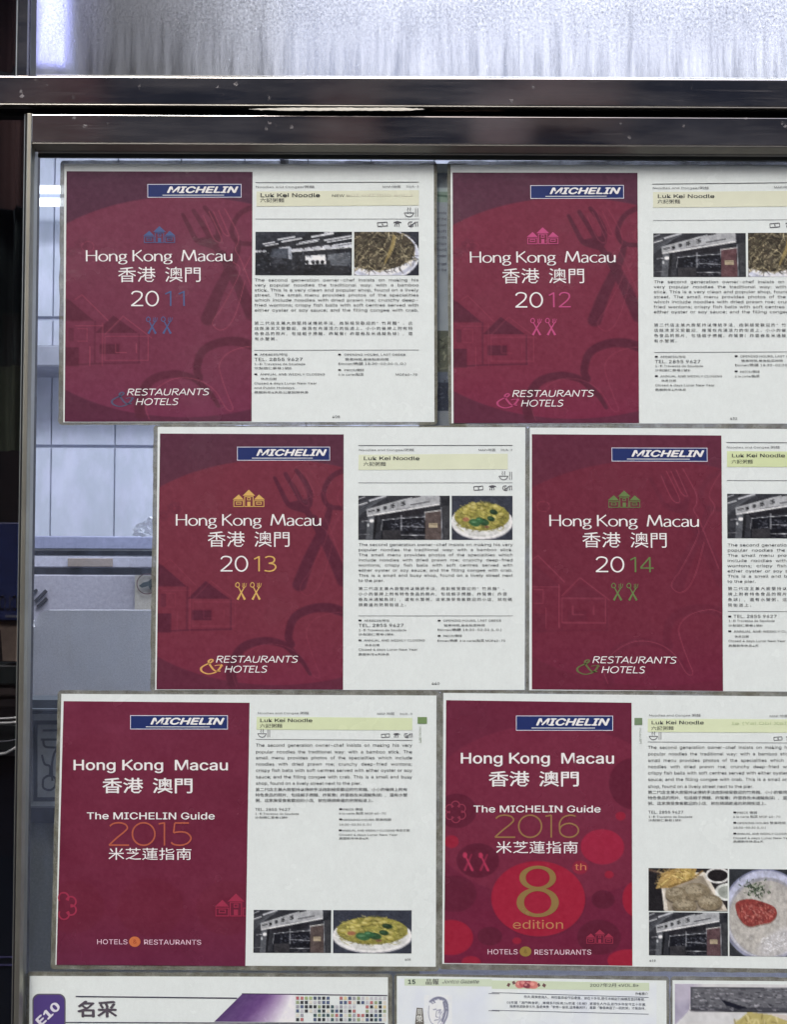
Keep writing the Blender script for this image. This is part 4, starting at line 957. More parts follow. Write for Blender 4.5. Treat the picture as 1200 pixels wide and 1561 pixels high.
def ph_noodle_green(seed=4):
    c = Canvas(0, 0, 465, 335, 70, 50, (50, 55, 68)); r = np.random.default_rng(seed)
    c.grain(14, 10, 5); c.ell(232, 205, 232, 128, (170, 172, 178)); c.ell(232, 196, 232, 128, (226, 228, 228)); c.ell(232, 190, 218, 118, (205, 208, 206)); c.poly([(235, 55), (335, 80), (330, 110), (250, 90)], (220, 222, 220))
    c.ell(232, 160, 208, 104, (142, 138, 62))
    for i in range(430):
        a = r.uniform(0, 6.28); q = math.sqrt(r.random()); x, y = 232 + 205 * q * math.cos(a), 155 + 112 * q * math.sin(a); k = r.uniform(.6, 1.25) * (1 - .25 * max(0, (y - 150) / 100)); col = np.array(r.choice([(176, 166, 74), (150, 148, 60), (196, 184, 104), (120, 116, 52)], axis=0)) * k
        t = r.uniform(0, 3.14); c.line([(x, y), (x + 12 * math.cos(t), y + 9 * math.sin(t)), (x + 26 * math.cos(t + .8), y + 16 * math.sin(t + .8))], r.uniform(2, 5), col, .8, curve=True)
    for i in range(26):
        a = r.uniform(0, 6.28); q = math.sqrt(r.uniform(.25, 1)); x, y = 232 + 175 * q * math.cos(a), 150 + 88 * q * math.sin(a); s_ = r.uniform(16, 28)
        c.ell(x, y + 5, s_, s_ * .6, (86, 80, 34), .6, soft=.3); c.ell(x, y, s_, s_ * .62, (172, 162, 76), .9, ang=r.uniform(-.6, .6), soft=.15); c.ell(x - 4, y - 4, s_ * .5, s_ * .25, (206, 198, 126), .7, soft=.5)
    for x, y, a, b, g in ((178, 205, 42, 26, 1), (245, 200, 40, 24, .8), (320, 125, 30, 18, .55), (300, 175, 28, 18, .7), (215, 185, 30, 18, 1.1)):
        c.ell(x, y, a, b, np.array((44, 92, 56)) * g, .95, ang=.3, soft=.1); c.ell(x - 8, y - 6, a * .4, b * .25, np.array((110, 160, 116)) * g, .6, soft=.5)
    c.ell(110, 180, 22, 14, (158, 92, 74), .8, soft=.3); c.ell(270, 235, 16, 8, (120, 60, 70), .6, soft=.3)
    for q in ([(40, 215), (60, 245), (95, 270)], [(330, 250), (370, 265), (400, 240)], [(60, 190), (50, 220), (80, 240)]): c.line(q, 4, (150, 146, 84), .9, curve=True)
    c.grain(18, 3, seed); return c
def ph_dumpling():
    c = Canvas(0, 0, 425, 230, 92, 50, (40, 36, 38)); r = np.random.default_rng(3)
    c.poly([(0, 0), (110, 0), (60, 100), (80, 230), (0, 230)], (28, 26, 30)); c.line([(0, 10), (80, 30)], 12, (86, 68, 58))
    c.poly([(70, 40), (300, 20), (425, 225), (85, 230)], (206, 200, 186)); c.poly([(85, 60), (290, 40), (400, 220), (105, 225)], (150, 140, 122)); c.line([(70, 60), (90, 230)], 8, (220, 216, 206))
    for i in range(110):
        x, y = r.uniform(50, 255), r.uniform(0, 100)
        if y < 108 - (x - 40) * .22: c.line([(x, y), (x + r.normal(0, 16), y + r.normal(0, 10))], r.uniform(2, 7), r.choice([(132, 100, 48), (196, 164, 96), (222, 200, 140), (104, 78, 40)]), .55)
    c.ell(370, 38, 66, 42, (214, 216, 214)); c.ell(370, 38, 54, 32, (26, 22, 24)); c.ell(418, 125, 62, 46, (206, 212, 208)); c.ell(420, 125, 48, 34, (150, 158, 150))
    c.poly([(40, 110), (75, 30), (150, 0), (260, 0), (240, 60), (120, 105)], (168, 138, 76)); c.ell(200, 35, 52, 34, (176, 150, 78)); c.line([(60, 100), (130, 40), (200, 60)], 6, (226, 204, 124)); c.line([(110, 100), (230, 60), (290, 15)], 8, (120, 94, 48))
    for i in range(130):
        x, y = r.uniform(50, 255), r.uniform(0, 100)
        if y < 112 - (x - 40) * .25 and x > 40 + (100 - y) * .35: c.line([(x, y), (x + r.normal(0, 14), y + r.normal(0, 9))], r.uniform(2, 6), r.choice([(120, 92, 44), (190, 158, 92), (216, 194, 134), (98, 74, 38)]), .6)
    for x, y, a, b in ((250, 125, 76, 46), (150, 140, 55, 40), (330, 180, 62, 40), (195, 200, 62, 38)):
        c.ell(x, y + 6, a, b, (74, 64, 52), .8, soft=.15); c.ell(x, y, a, b, (128, 116, 92), 1, soft=.05); c.ell(x - a * .2, y - b * .3, a * .6, b * .4, (166, 156, 132), .7, soft=.6)
        for i in range(70):
            q = r.random(2) * 2 - 1; c.line([(x + q[0] * a * .75, y + q[1] * b * .75), (x + q[0] * a * .75 + r.normal(0, 7), y + q[1] * b * .75 + r.normal(0, 5))], 2.6, (r.choice([(80, 68, 50), (186, 178, 150)])), .6)
    c.grain(20, 3, 6); return c
def ph_congee():
    c = Canvas(0, 0, 560, 465, 120, 100, (44, 48, 54)); r = np.random.default_rng(9)
    c.ell(250, 245, 300, 245, (120, 126, 158)); c.ell(250, 240, 285, 232, (176, 182, 208)); c.ell(255, 255, 262, 210, (150, 152, 162)); c.ell(258, 262, 255, 200, (168, 166, 162)); c.ell(270, 290, 230, 150, (176, 174, 168), .7, soft=.4)
    for i in range(60): x, y = r.uniform(40, 440), r.uniform(110, 440); c.ell(x, y, r.uniform(3, 10), r.uniform(2, 6), (192, 192, 190), .35, soft=.6)
    c.ell(350, 390, 130, 55, (186, 188, 196), .5, ang=-.4, soft=.5)
    for i in range(160):
        x = r.uniform(215, 460); y = r.uniform(345, 440) - (x - 300) * .18; c.line([(x, y), (x + r.normal(0, 9), y + r.normal(0, 5))], r.uniform(2, 5), (232, 236, 244), .6)
    p = [(45, 190), (80, 168), (150, 160), (230, 175), (310, 200), (330, 240), (290, 280), (220, 292), (150, 305), (100, 290), (60, 245)]
    c.poly(smooth([(x, y + 8) for x, y in p], 5, True), (110, 84, 74), .6); c.poly(smooth(p, 5, True), (140, 54, 50))
    for i in range(180):
        x, y = r.uniform(60, 315), r.uniform(172, 292)
        if ((x - 185) / 125) ** 2 + ((y - 232) / 58) ** 2 < 1: c.ell(x, y, r.uniform(3, 12), r.uniform(2, 6), r.choice([(176, 92, 84), (124, 44, 42), (196, 128, 116), (104, 36, 36)]), .5, ang=r.uniform(0, 3), soft=.4)
    for i in range(50): x, y = r.uniform(90, 300), r.uniform(190, 285); c.ell(x, y, 2.5, 1.8, (238, 210, 206), .55)
    for i in range(95):
        x, y = 185 + r.normal(0, 42), 105 + r.normal(0, 22); t = r.uniform(0, 3.14); c.line([(x, y), (x + 16 * math.cos(t), y + 11 * math.sin(t))], r.uniform(3, 8), np.array(r.choice([(44, 60, 42), (60, 84, 52), (30, 42, 32), (150, 160, 140)])), .9)
    c.grain(12, 4, 8); return c

# ---- page building blocks
INK = (50, 51, 56); INKD = (58, 62, 64); INKL = (104, 106, 110)
def photo(par, canvas, quad_zoom, mp, name='printed_photograph'):
    q = [mp(*p) for p in quad_zoom]; return canvas.mesh(name, bil(q), 0.00118, par)
def para(par, mp, lines_, x0, x1, base0, dy, cap, wk=1.45, name='body_text', col=INK, off=0.008, track=0.0, res=1, bases=None):
    L = []; cap *= 1.16; off = 0.0
    wk = min((x1 - x0) / sum(glyph(c, 0.0, res)[2] * cap / CAP * (1.25 if c == ' ' else 1) for c in s_.strip()) for s_ in lines_)
    for i, s in enumerate(lines_):
        b = bases[i] if bases else base0 + dy * i; last = s.endswith('\n'); s = s.strip('\n')
        L.append(line(s, x0, b, cap, x1, 'left' if last else 'just', wk=wk, off=off, track=track, res=res))
    put(name, L, mp, col, par)
def cjk(par, mp, lines_, x0, x1, base0, dy, cap, n, name='chinese_text', col=INK):
    st = (x1 - x0) / n; L = []; cap *= 1.12
    for i, s in enumerate(lines_): L.append(line(s, x0, base0 + dy * i, cap, x0 + st * len(s), 'even', wk=1.25, off=0.004))
    put(name, L, mp, col, par)
def tx(par, mp, items, name, col=INK, off=0.006):
    put(name, [line(s, x0, b, cap, x1, 'fit', off=off, res=1) for s, x0, x1, b, cap in items], mp, col, par)
def rule(par, mp, x0, x1, ya, yb, t, col=(84, 86, 90)):
    put('rule', [(np.array([(x0, ya + t), (x1, yb + t), (x1, yb), (x0, ya)], float), [(0, 1, 2, 3)])], mp, col, par, 0.00125)
def bowl_icon(par, mp, x, y, k=1.0):
    T = lambda p: [(x + a * k, y + b * k) for a, b in p]
    o = [stroke(T([(0, 32), (58, 32)]), 1.8 * k), stroke(T([(2, 33), (12, 48), (29, 54), (46, 48), (56, 33)]), 1.8 * k, curve=True), stroke(T([(20, 2), (24, 8), (20, 16), (24, 26)]), 1.5 * k, curve=True), stroke(T([(34, 2), (38, 8), (34, 16), (38, 26)]), 1.5 * k, curve=True),
         stroke(T([(66, 6), (66, 54)]), 1.7 * k), stroke(T([(78, 6), (78, 54)]), 1.7 * k)]
    put('bowl_icon', o, mp, (84, 84, 90), par, steps=True)
def small_icons(par, mp, xs, y, k=1.0):
    T = lambda x, p: [(x + a * k, y + b * k) for a, b in p]
    a = [stroke(T(xs[0], [(2, 8), (58, 4), (60, 26), (4, 30), (2, 8)]), 2 * k), stroke(T(xs[0], [(30, 12), (33, 24)]), 3 * k)]
    b = [stroke(T(xs[1], [(2, 8), (24, 2), (46, 8)]), 3 * k, curve=True), stroke(T(xs[1], [(12, 12), (34, 10)]), 3 * k), stroke(T(xs[1], [(10, 18), (8, 30)]), 2.4 * k), stroke(T(xs[1], [(20, 18), (22, 30)]), 2.4 * k), stroke(T(xs[1], [(34, 14), (34, 30)]), 2 * k)]
    c = [stroke(T(xs[2], [(26, 3), (8, 5), (3, 17), (10, 29), (28, 30), (32, 20)]), 2.2 * k, curve=True), stroke(T(xs[2], [(10, 30), (48, 2)]), 2.2 * k), stroke(T(xs[2], [(16, 10), (18, 24)]), 2.4 * k), stroke(T(xs[2], [(44, 8), (46, 30)]), 2.4 * k), stroke(T(xs[2], [(56, 4), (58, 30)]), 2.2 * k), stroke(T(xs[2], [(50, 6), (60, 3)]), 2 * k)]
    for q, n in ((a, 'card_icon'), (b, 'fan_icon'), (c, 'no_smoking_icon')): put(n, q, mp, (88, 88, 94), par, steps=True)
def bullets(L, mp, col, par):
    for q in L: put('bullet_mark', [q], mp, col, par)
def heading_band(par, mp, quad, col):
    put('heading_band', [(np.array([quad[3], quad[2], quad[1], quad[0]], float), [(0, 1, 2, 3)])], mp, col, par, 0.00118)
BODY_A = ['The second generation owner-chef insists on making his', 'very popular noodles the traditional way: with a bamboo', 'stick. This is a very clean and popular shop, found on a lively', 'street. The small menu provides photos of the specialities', 'which include noodles with dried prawn roe; crunchy deep-', 'fried wontons; crispy fish balls with soft centres served with', 'either oyster or soy sauce; and the filling congee with crab.']
CH_A = ['第二代店主兼大廚堅持以傳統手法,炮製極受歡迎的“竹昇麵”。此', '店既清潔又受歡迎,座落在充滿活力的街道上。小小的餐牌上附有特', '色食品的照片,包括蝦子撈麵、炸鴛鴦(炸雲吞及米通鯪魚球),還', '有水蟹粥。']
BODY_B = ['The second generation owner-chef insists on making his very', 'popular noodles the traditional way: with a bamboo stick.', 'The small menu provides photos of the specialities which', 'include noodles with dried prawn roe; crunchy deep-fried', 'wontons; crispy fish balls with soft centres served with', 'either oyster or soy sauce; and the filling congee with crab.', 'This is a small and busy shop, found on a lively street next', 'to the pier.\n']
CH_B = ['第二代店主兼大廚堅持以傳統手法,炮製極受歡迎的“竹昇麵”。', '小小的餐牌上附有特色食品的照片,包括蝦子撈麵、炸鴛鴦(炸雲', '吞及米通鯪魚球),還有水蟹粥。這家廣受食客歡迎的小店,就在碼', '頭旁邊的熱鬧街道上。']
BODY_C = ['The second generation owner-chef insists on making his very', 'popular noodles the traditional way: with a bamboo stick. The', 'small menu provides photos of the specialities which include', 'noodles with dried prawn roe; crunchy deep-fried wontons;', 'crispy fish balls with soft centres served with either oyster or soy', 'sauce; and the filling congee with crab. This is a small and busy', 'shop, found on a lively street next to the pier.\n']
CH_C = ['第二代店主兼大廚堅持以傳統手法炮製極受歡迎的竹昇麵。小小的餐牌上附有', '特色食品的照片,包括蝦子撈麵、炸鴛鴦(炸雲吞及米通鯪魚球),還有水蟹', '粥。這家廣受食客歡迎的小店,就在碼頭旁邊的熱鬧街道上。']
CJF = lambda L: [s.replace(',', ',').replace('(', '(').replace(')', ')') for s in L]
CH_A, CH_B, CH_C = CJF(CH_A), CJF(CH_B), CJF(CH_C)

# ---- sheet 1 : 2011
e1, p1 = sheet('laminated_sheet', [(92, 245), (666, 246), (667, 648), (89, 648)], [(98, 250), (661.5, 251), (662.5, 643.5), (96.5, 644)], 'maroon 2011 guide cover with blue digits beside its page, top left sheet', 1)
cover_a(p1, [(101.5, 261.5), (385, 262.5), (383.5, 642.5), (98.5, 643)], mid_art(.85, .8, (55, 12), (76, 38, 58), (106, 46, 68)), '2011', (72, 90, 132), (78, 82, 108), du=.015)
m1 = zm(380, 240, 3.806)
rule(p1, m1, 36, 985, 146, 143, 3.2); tx(p1, m1, [('Noodles and Congee/粥麵', 36, 378, 178, 11.5), ('MAP/地圖', 772, 880, 177, 11.5), ('31/A-3', 910, 985, 176, 11.5)], 'running_head', INKL)
heading_band(p1, m1, [(42, 200), (985, 192), (985, 280), (42, 286)], (208, 212, 190))
put('name_lettering', [line('Luk Kei Noodle', 62, 231, 21, 412, 'fit', off=0.013)], m1, INKD, p1); put('new_lettering', [line('NEW', 478, 231, 15, 553, 'fit', off=0.006)], m1, INK, p1)
put('chinese_name', [line('六記粥麵', 62, 260, 18, 204, 'fit', off=0.008)], m1, INK, p1)
put('show_through', [line('Luna oldi Iko Iue', 0, 0, 15, 390, 'fit', off=0.01)], lambda x, y: m1(950 - x, y + 228), (200, 200, 182), p1)
rule(p1, m1, 36, 988, 357, 357, 2.4, (128, 130, 134)); bowl_icon(p1, m1, 898, 290, 1.02); small_icons(p1, m1, (742, 836, 920), 372, 1.0)
photo(p1, ph_market(), [(36, 433), (596, 433), (595, 685), (34, 684)], m1); photo(p1, ph_noodle_dark(), [(609, 433), (984, 433), (984, 685), (608, 685)], m1)
para(p1, m1, BODY_A, 30, 984, 720, 29.1, 14.0); cjk(p1, m1, CH_A, 30, 984, 970, 30.4, 12.8, 31)
rule(p1, m1, 28, 984, 1118, 1116, 2.6, (120, 122, 126))
sqs = lambda pts, t=9: [sq(x, y, x + t * 1.8, y + t) for x, y in pts]
bullets(sqs([(30, 1139), (30, 1254), (516, 1140), (516, 1229)]), m1, (44, 44, 50), p1)
tx(p1, m1, [('ADDRESS/地址', 62, 224, 1150, 11.5), ('TEL. 2855 9627', 28, 312, 1181, 18), ('1-D Travessa da Saudade', 28, 326, 1205, 12), ('沙梨頭仁慕巷1號D', 28, 248, 1229, 10.5), ('ANNUAL AND WEEKLY CLOSING', 62, 440, 1265, 12), ('休息日期', 66, 160, 1291, 10.5),
  ('Closed 4 days Lunar New Year', 28, 392, 1317, 12.5), ('and Public Holidays', 28, 262, 1343, 12), ('農曆新年4天及公眾假期休息', 28, 345, 1369, 10.5),
  ('OPENING HOURS, LAST ORDER', 550, 908, 1151, 12), ('營業時間,最後點菜時間', 556, 810, 1178, 10.5), ('Dinner/晚膳 18:30-02:30 (L.O.)', 516, 912, 1204, 13), ('PRICE/價錢', 550, 668, 1240, 11), ('à la carte/點菜', 516, 665, 1266, 12), ('MOP40-70', 848, 978, 1266, 12)], 'details_text')
tx(p1, m1, [('405', 480, 528, 1512, 14)], 'page_number')

# ---- sheet 2 : 2012
e2, p2_ = sheet('laminated_sheet', [(682, 246), (1262, 246), (1266, 652), (684, 650)], [(687, 251.5), (1256, 252), (1260, 646), (688.5, 645.5)], 'maroon 2012 guide cover with pink digits, top right sheet cut by the frame', 2)
cover_a(p2_, [(690, 263.5), (972, 264), (974.5, 645), (691.5, 645.2)], mid_art(.92, .45, (45, 8), (82, 42, 60), (111, 42, 62)), '2012', (182, 78, 124), (170, 72, 112))
m2 = zm(960, 240, 3.717)
rule(p2_, m2, 130, 1070, 151, 141, 3.2); tx(p2_, m2, [('Noodles and Congee/粥麵', 130, 450, 180, 11), ('MAP/地圖', 818, 922, 176, 11.5), ('36/A-3', 950, 1030, 175, 11.5)], 'running_head', INKL)
heading_band(p2_, m2, [(133, 198), (1070, 190), (1070, 278), (133, 286)], (209, 213, 192))
put('name_lettering', [line('Luk Kei Noodle', 157, 231, 20, 482, 'fit', off=0.013)], m2, INKD, p2_); put('chinese_name', [line('六記粥麵', 157, 261, 17.5, 288, 'fit', off=0.008)], m2, INK, p2_)
rule(p2_, m2, 133, 1070, 357, 352, 2.4, (128, 130, 134)); small_icons(p2_, m2, (793, 882, 960), 369, .97)
photo(p2_, ph_store(3, tint=(8, -8, -2)), [(134, 432), (658, 430), (660, 678), (135, 678)], m2); photo(p2_, ph_noodle_dark(), [(671, 429), (1046, 428), (1048, 677), (672, 677)], m2)
para(p2_, m2, BODY_A, 136, 1070, 713, 28.4, 13.4); cjk(p2_, m2, CH_A, 138, 1072, 958, 30.0, 12.5, 31)
rule(p2_, m2, 140, 1074, 1104, 1100, 2.6, (120, 122, 126)); bullets(sqs([(144, 1125), (144, 1235), (596, 1122), (596, 1208)]), m2, (44, 44, 50), p2_)
tx(p2_, m2, [('ADDRESS/地址', 174, 320, 1136, 11), ('TEL. 2855 9627', 142, 404, 1166, 17.5), ('1-D Travessa da Saudade', 143, 418, 1188, 11.5), ('沙梨頭仁慕巷1號D', 143, 346, 1212, 10), ('ANNUAL AND WEEKLY CLOSING', 174, 526, 1246, 11.5), ('休息日期', 180, 264, 1271, 10),
  ('Closed 4 days Lunar New Year', 144, 482, 1297, 12), ('農曆新年4天休息', 144, 322, 1322, 10), ('OPENING HOURS, LAST ORDER', 626, 960, 1133, 11.5), ('營業時間,最後點菜時間', 632, 870, 1158, 10), ('Dinner/晚膳 18:30-02:30 (L.O.)', 596, 966, 1184, 12.5),
  ('PRICE/價錢', 626, 738, 1220, 10.5), ('à la carte/點菜', 596, 738, 1246, 11.5), ('MOP40-70', 920, 1040, 1246, 11.5)], 'details_text')
tx(p2_, m2, [('432', 568, 612, 1486, 13.5)], 'page_number')

# ---- sheet 3 : 2013
e3, p3_ = sheet('laminated_sheet', [(234, 648), (805, 649.5), (806, 1055.5), (229, 1055.5)], [(240.5, 651), (801, 651.5), (800, 1051.5), (236.5, 1051.5)], 'maroon 2013 guide cover with yellow digits and golden ampersand, second row', 3)
cover_a(p3_, [(244, 661), (524, 662.3), (523, 1051), (238.5, 1050.5)], mid_art(.95, .34, (30, 8), (84, 41, 58), (109, 44, 60)), '2013', (204, 166, 96), (206, 160, 96))
m3 = zm(520, 640, 3.716)
rule(p3_, m3, 98, 972, 144, 143, 3.2); tx(p3_, m3, [('Noodles and Congee/粥麵', 100, 414, 176, 11), ('MAP/地圖', 778, 876, 176, 11), ('35/A-3', 902, 972, 176, 11)], 'running_head', INKL)
heading_band(p3_, m3, [(100, 198), (945, 192), (945, 280), (98, 284)], (208, 215, 190))
put('name_lettering', [line('Luk Kei Noodle', 126, 228, 20, 446, 'fit', off=0.013)], m3, INKD, p3_); put('chinese_name', [line('六記粥麵', 126, 260, 17.5, 255, 'fit', off=0.008)], m3, INK, p3_)
rule(p3_, m3, 98, 972, 355, 355, 2.4, (128, 130, 134)); bowl_icon(p3_, m3, 894, 289, .93); small_icons(p3_, m3, (750, 836, 914), 371, .92)
photo(p3_, ph_store(4), [(98, 430), (616, 430), (615, 679), (98, 679)], m3); photo(p3_, ph_noodle_green(), [(627, 430), (972, 431), (971, 679), (627, 679)], m3)
para(p3_, m3, BODY_B, 98, 974, 714, 29.0, 13.4); cjk(p3_, m3, CH_B, 98, 974, 963, 30.6, 12.4, 30)
rule(p3_, m3, 98, 974, 1108, 1108, 2.6, (120, 122, 126)); bullets(sqs([(99, 1131), (99, 1243), (548, 1132), (548, 1218)]), m3, (44, 44, 50), p3_)
tx(p3_, m3, [('ADDRESS/地址', 130, 276, 1142, 11), ('TEL. 2855 9627', 98, 357, 1172, 17.5), ('1-D Travessa da Saudade', 98, 371, 1196, 11.5), ('沙梨頭仁慕巷1號D', 98, 300, 1220, 10), ('ANNUAL AND WEEKLY CLOSING', 130, 476, 1254, 11.5), ('休息日期', 134, 218, 1281, 10),
  ('Closed 4 days Lunar New Year', 98, 433, 1306, 12), ('農曆新年4天休息', 98, 275, 1333, 10), ('OPENING HOURS, LAST ORDER', 578, 908, 1142, 11.5), ('營業時間,最後點菜時間', 582, 816, 1169, 10), ('Dinner/晚膳 18:30-02:30 (L.O.)', 546, 912, 1195, 12.5),
  ('PRICE/價錢', 578, 686, 1228, 10.5), ('Dinner/晚膳  à la carte/點菜 MOP40-70', 546, 932, 1256, 11.5)], 'details_text')
tx(p3_, m3, [('440', 512, 560, 1499, 13.5)], 'page_number')

# ---- sheet 4 : 2014
e4, p4_ = sheet('laminated_sheet', [(804, 650), (1386, 652), (1390, 1059), (802.5, 1056)], [(808, 652), (1380, 655), (1383, 1055), (807, 1052)], 'maroon 2014 guide cover with green digits, second row right, cut by the frame', 4)
cover_a(p4_, [(811, 662), (1100, 664), (1102.5, 1053), (811, 1050.5)], mid_art(.22, .72, (-4, -14), bgd=(92, 38, 56), bgm=(103, 38, 56)), '2014', (98, 120, 72), (98, 104, 66))
m4 = zm(790, 640, 2.927)
rule(p4_, m4, 930, 1680, 100, 102, 2.6); tx(p4_, m4, [('Noodles and Congee 粥麵', 930, 1168, 127, 8.8), ('MAP 地圖 35/A-3', 1500, 1680, 129, 8.8)], 'running_head', INKL)
heading_band(p4_, m4, [(932, 140), (1680, 144), (1680, 212), (932, 210)], (200, 213, 168))
put('name_lettering', [line('Luk Kei Noodle', 952, 167, 15.5, 1192, 'fit', off=0.013)], m4, INKD, p4_); put('chinese_name', [line('六記粥麵', 952, 194, 13.5, 1048, 'fit', off=0.008)], m4, INK, p4_)
rule(p4_, m4, 932, 1680, 269, 271, 2.2, (128, 130, 134)); bowl_icon(p4_, m4, 1610, 222, .75); small_icons(p4_, m4, (1480, 1550, 1620), 285, .75)
photo(p4_, ph_store(6), [(933, 330), (1345, 331), (1345, 529), (934, 528)], m4); photo(p4_, ph_noodle_green(7), [(1355, 331), (1680, 332), (1680, 530), (1355, 529)], m4)
para(p4_, m4, BODY_B, 934, 1690, 564, 23.2, 10.6)
cjk(p4_, m4, CJF(['第二代店主兼大廚堅持以傳統手法,炮製極受歡迎的竹昇麵。小小的餐', '牌上附有特色食品的照片,包括蝦子撈麵、炸鴛鴦(炸雲吞及米通鯪', '魚球),還有水蟹粥。這家廣受食客歡迎的小店,就在碼頭旁邊的熱', '鬧街道上。']), 936, 1690, 758.5, 24.6, 10.0, 31)
rule(p4_, m4, 936, 1690, 853, 855, 2.2, (120, 122, 126)); bullets(sqs([(938, 873), (938, 939), (1290, 874)], 7.5), m4, (44, 44, 50), p4_)
tx(p4_, m4, [('TEL. 2855 9627', 960, 1156, 883, 13.5), ('1-D Travessa da Saudade', 938, 1146, 901, 9.5), ('沙梨頭仁慕巷1號D', 938, 1092, 922, 8.5), ('ANNUAL AND WEEKLY CLOSING', 962, 1262, 949, 10), ('休息日期', 966, 1030, 971, 8.5), ('Closed 4 days Lunar New Year', 938, 1194, 991, 10), ('農曆新年休息4天', 938, 1074, 1012, 8.5),
  ('OPENING HOURS 營業時間', 1312, 1560, 883, 10), ('18:30-02:30 (L.O.)', 1312, 1480, 903, 10)], 'details_text')
tx(p4_, m4, [('431', 1310, 1346, 1180, 10.5)], 'page_number')

# ---- sheet 5 : 2015
e5, p5_ = sheet('laminated_sheet', [(88, 1052), (673, 1054.5), (670, 1480), (77, 1477)], [(93.5, 1057.5), (665.5, 1060), (664.5, 1473), (84.5, 1470)], 'crimson 2015 guide cover with thin orange digits, third row left', 5)
Q5 = [(97, 1068.5), (380.5, 1071), (374, 1472), (86, 1470)]; MQ5 = [(61, 102), (1067, 110), (1042, 1532), (22, 1528)]
def art5():
    c = Canvas(22, 102, 1067, 1532, 190, 262, (102, 35, 58)); tt = np.linspace(0, 1, c.H)[:, None, None]; c.a += np.array([2, 3, 3]) * (0.5 - tt) * 2; c.a += np.array([-6, 0, 6]) * np.clip((tt - .8) * 4, 0, 1)
    for x, y, rr, al_ in ((110, 1215, 165, .35), (535, 1215, 180, .35), (960, 1215, 170, .35), (270, 640, 420, .12), (880, 560, 330, .10)): c.ell(x, y, rr, rr * .85, (96, 28, 46), al_, soft=.04)
    c.grain(14, 30, 31); c.grain(10, 4, 32); c.grain(8, 1.3, 33); return c
c5 = art5().mesh('cover', bil(Q5), 0.00115, p5_); mp5 = q2q(MQ5, Q5)
logo(c5, mp5, 421, 178, 949, 254)
put('title_lettering', [line('Hong Kong  Macau', 108, 474, 54, 955, 'fit', off=0.012, res=4)], mp5, PINKW, c5)
put('chinese_lettering', [line('香港', 268, 592, 61, 492, 'fit', off=0.010), line('澳門', 540, 592, 61, 766, 'fit', off=0.010)], mp5, PINKW, c5)
put('guide_lettering', [line('The MICHELIN Guide', 184, 740, 36, 880, 'fit', off=0.010, res=3)], mp5, PINKW, c5)
def thin_year(x0, x1, y0, y1, last, hw=4.2):
    W_ = (x1 - x0); H_ = y1 - y0; T = lambda p: [(x0 + a * W_, y0 + b * H_) for a, b in p]; o = []
    el = lambda cx, cy, rx, ry: [(cx + rx * math.cos(t), cy + ry * math.sin(t)) for t in np.linspace(0, 2 * math.pi, 25)[:-1]]
    o.append(stroke(T([(.02, .16), (.06, .05), (.13, .01), (.20, .07), (.23, .22), (.20, .38), (.10, .68), (.01, 0.985)]), hw, curve=True)); o.append(stroke(T([(.01, .985), (.25, .985)]), hw))
    o.append(stroke(T(el(.425, .5, .135, .49)), hw, curve=True, closed=True)); o.append(stroke(T([(.605, .06), (.675, .01)]), hw)); o.append(stroke(T([(.675, 0), (.675, 1)]), hw))
    if last == '5': o += [stroke(T([(.97, .015), (.80, .015)]), hw), stroke(T([(.80, .015), (.785, .44)]), hw), stroke(T([(.785, .44), (.87, .40), (.95, .46), (.995, .68), (.95, .90), (.87, .985), (.79, .95), (.755, .86)]), hw, curve=True)]
    else: o += [stroke(T(el(.885, .68, .11, .305)), hw, curve=True, closed=True), stroke(T([(.965, .06), (.90, .01), (.82, .10), (.775, .35), (.775, .68)]), hw, curve=True)]
    return o
put('year_lettering', thin_year(302, 752, 758, 882, '5'), mp5, (168, 88, 68), c5, steps=True)
put('chinese_guide_lettering', [line('米芝蓮指南', 300, 954, 48, 756, 'fit', off=0.008)], mp5, PINKW, c5)
RED5 = (146, 46, 72)
def flower(cx, cy, r_, w_, n=6, clipx=None):
    out = []
    for i in range(n):
        a = i * 2 * math.pi / n + .5; px_, py_ = cx + r_ * .62 * math.cos(a), cy + r_ * .62 * math.sin(a)
        pts = [(px_ + r_ * .38 * math.cos(a + t), py_ + r_ * .38 * math.sin(a + t)) for t in np.linspace(-2.2, 2.2, 9)]
        if clipx is not None: pts = [p for p in pts if p[0] > clipx]
        if len(pts) > 2: out.append(stroke(pts, w_, curve=True))
    return out
put('flower_icon', flower(62, 1210, 72, 4.5, clipx=33), mp5, RED5, c5, steps=True)
ho = [p for p in house_icon(876, 1140, 1106, 1264)]; ho2 = []
for v, f in ho:
    xr = 1046; v = v.copy()
    if v[:, 0].min() > xr: continue
    if len(v) == 3 and v[:, 0].max() > xr: continue
    v[:, 0] = np.minimum(v[:, 0], xr); ho2.append((v, f))
put('house_icon', ho2, mp5, RED5, c5, steps=True)
put('hotels_lettering', [line('HOTELS', 238, 1416, 26, 408, 'fit', off=0.002)], mp5, (222, 190, 206), c5); put('restaurants_lettering', [line('RESTAURANTS', 492, 1417, 26, 806, 'fit', off=0.002)], mp5, (222, 190, 206), c5)
put('orange_disc', [fan(445, 1402, 31, 28)], mp5, (190, 108, 66), c5, 0.00125); put('ampersand', [line('&', 434, 1412, 22, 456, 'fit')], mp5, (150, 66, 44), c5)
m5 = zm(370, 1040, 3.547)
tx(p5_, m5, [('Noodles and Congee 粥麵', 80, 358, 171, 10.5), ('MAP 地圖', 726, 822, 174, 10.5), ('36/A-3', 848, 918, 175, 10.5)], 'running_head', INKL)
heading_band(p5_, m5, [(76, 186), (918, 192), (917, 258), (74, 255)], (203, 215, 178))
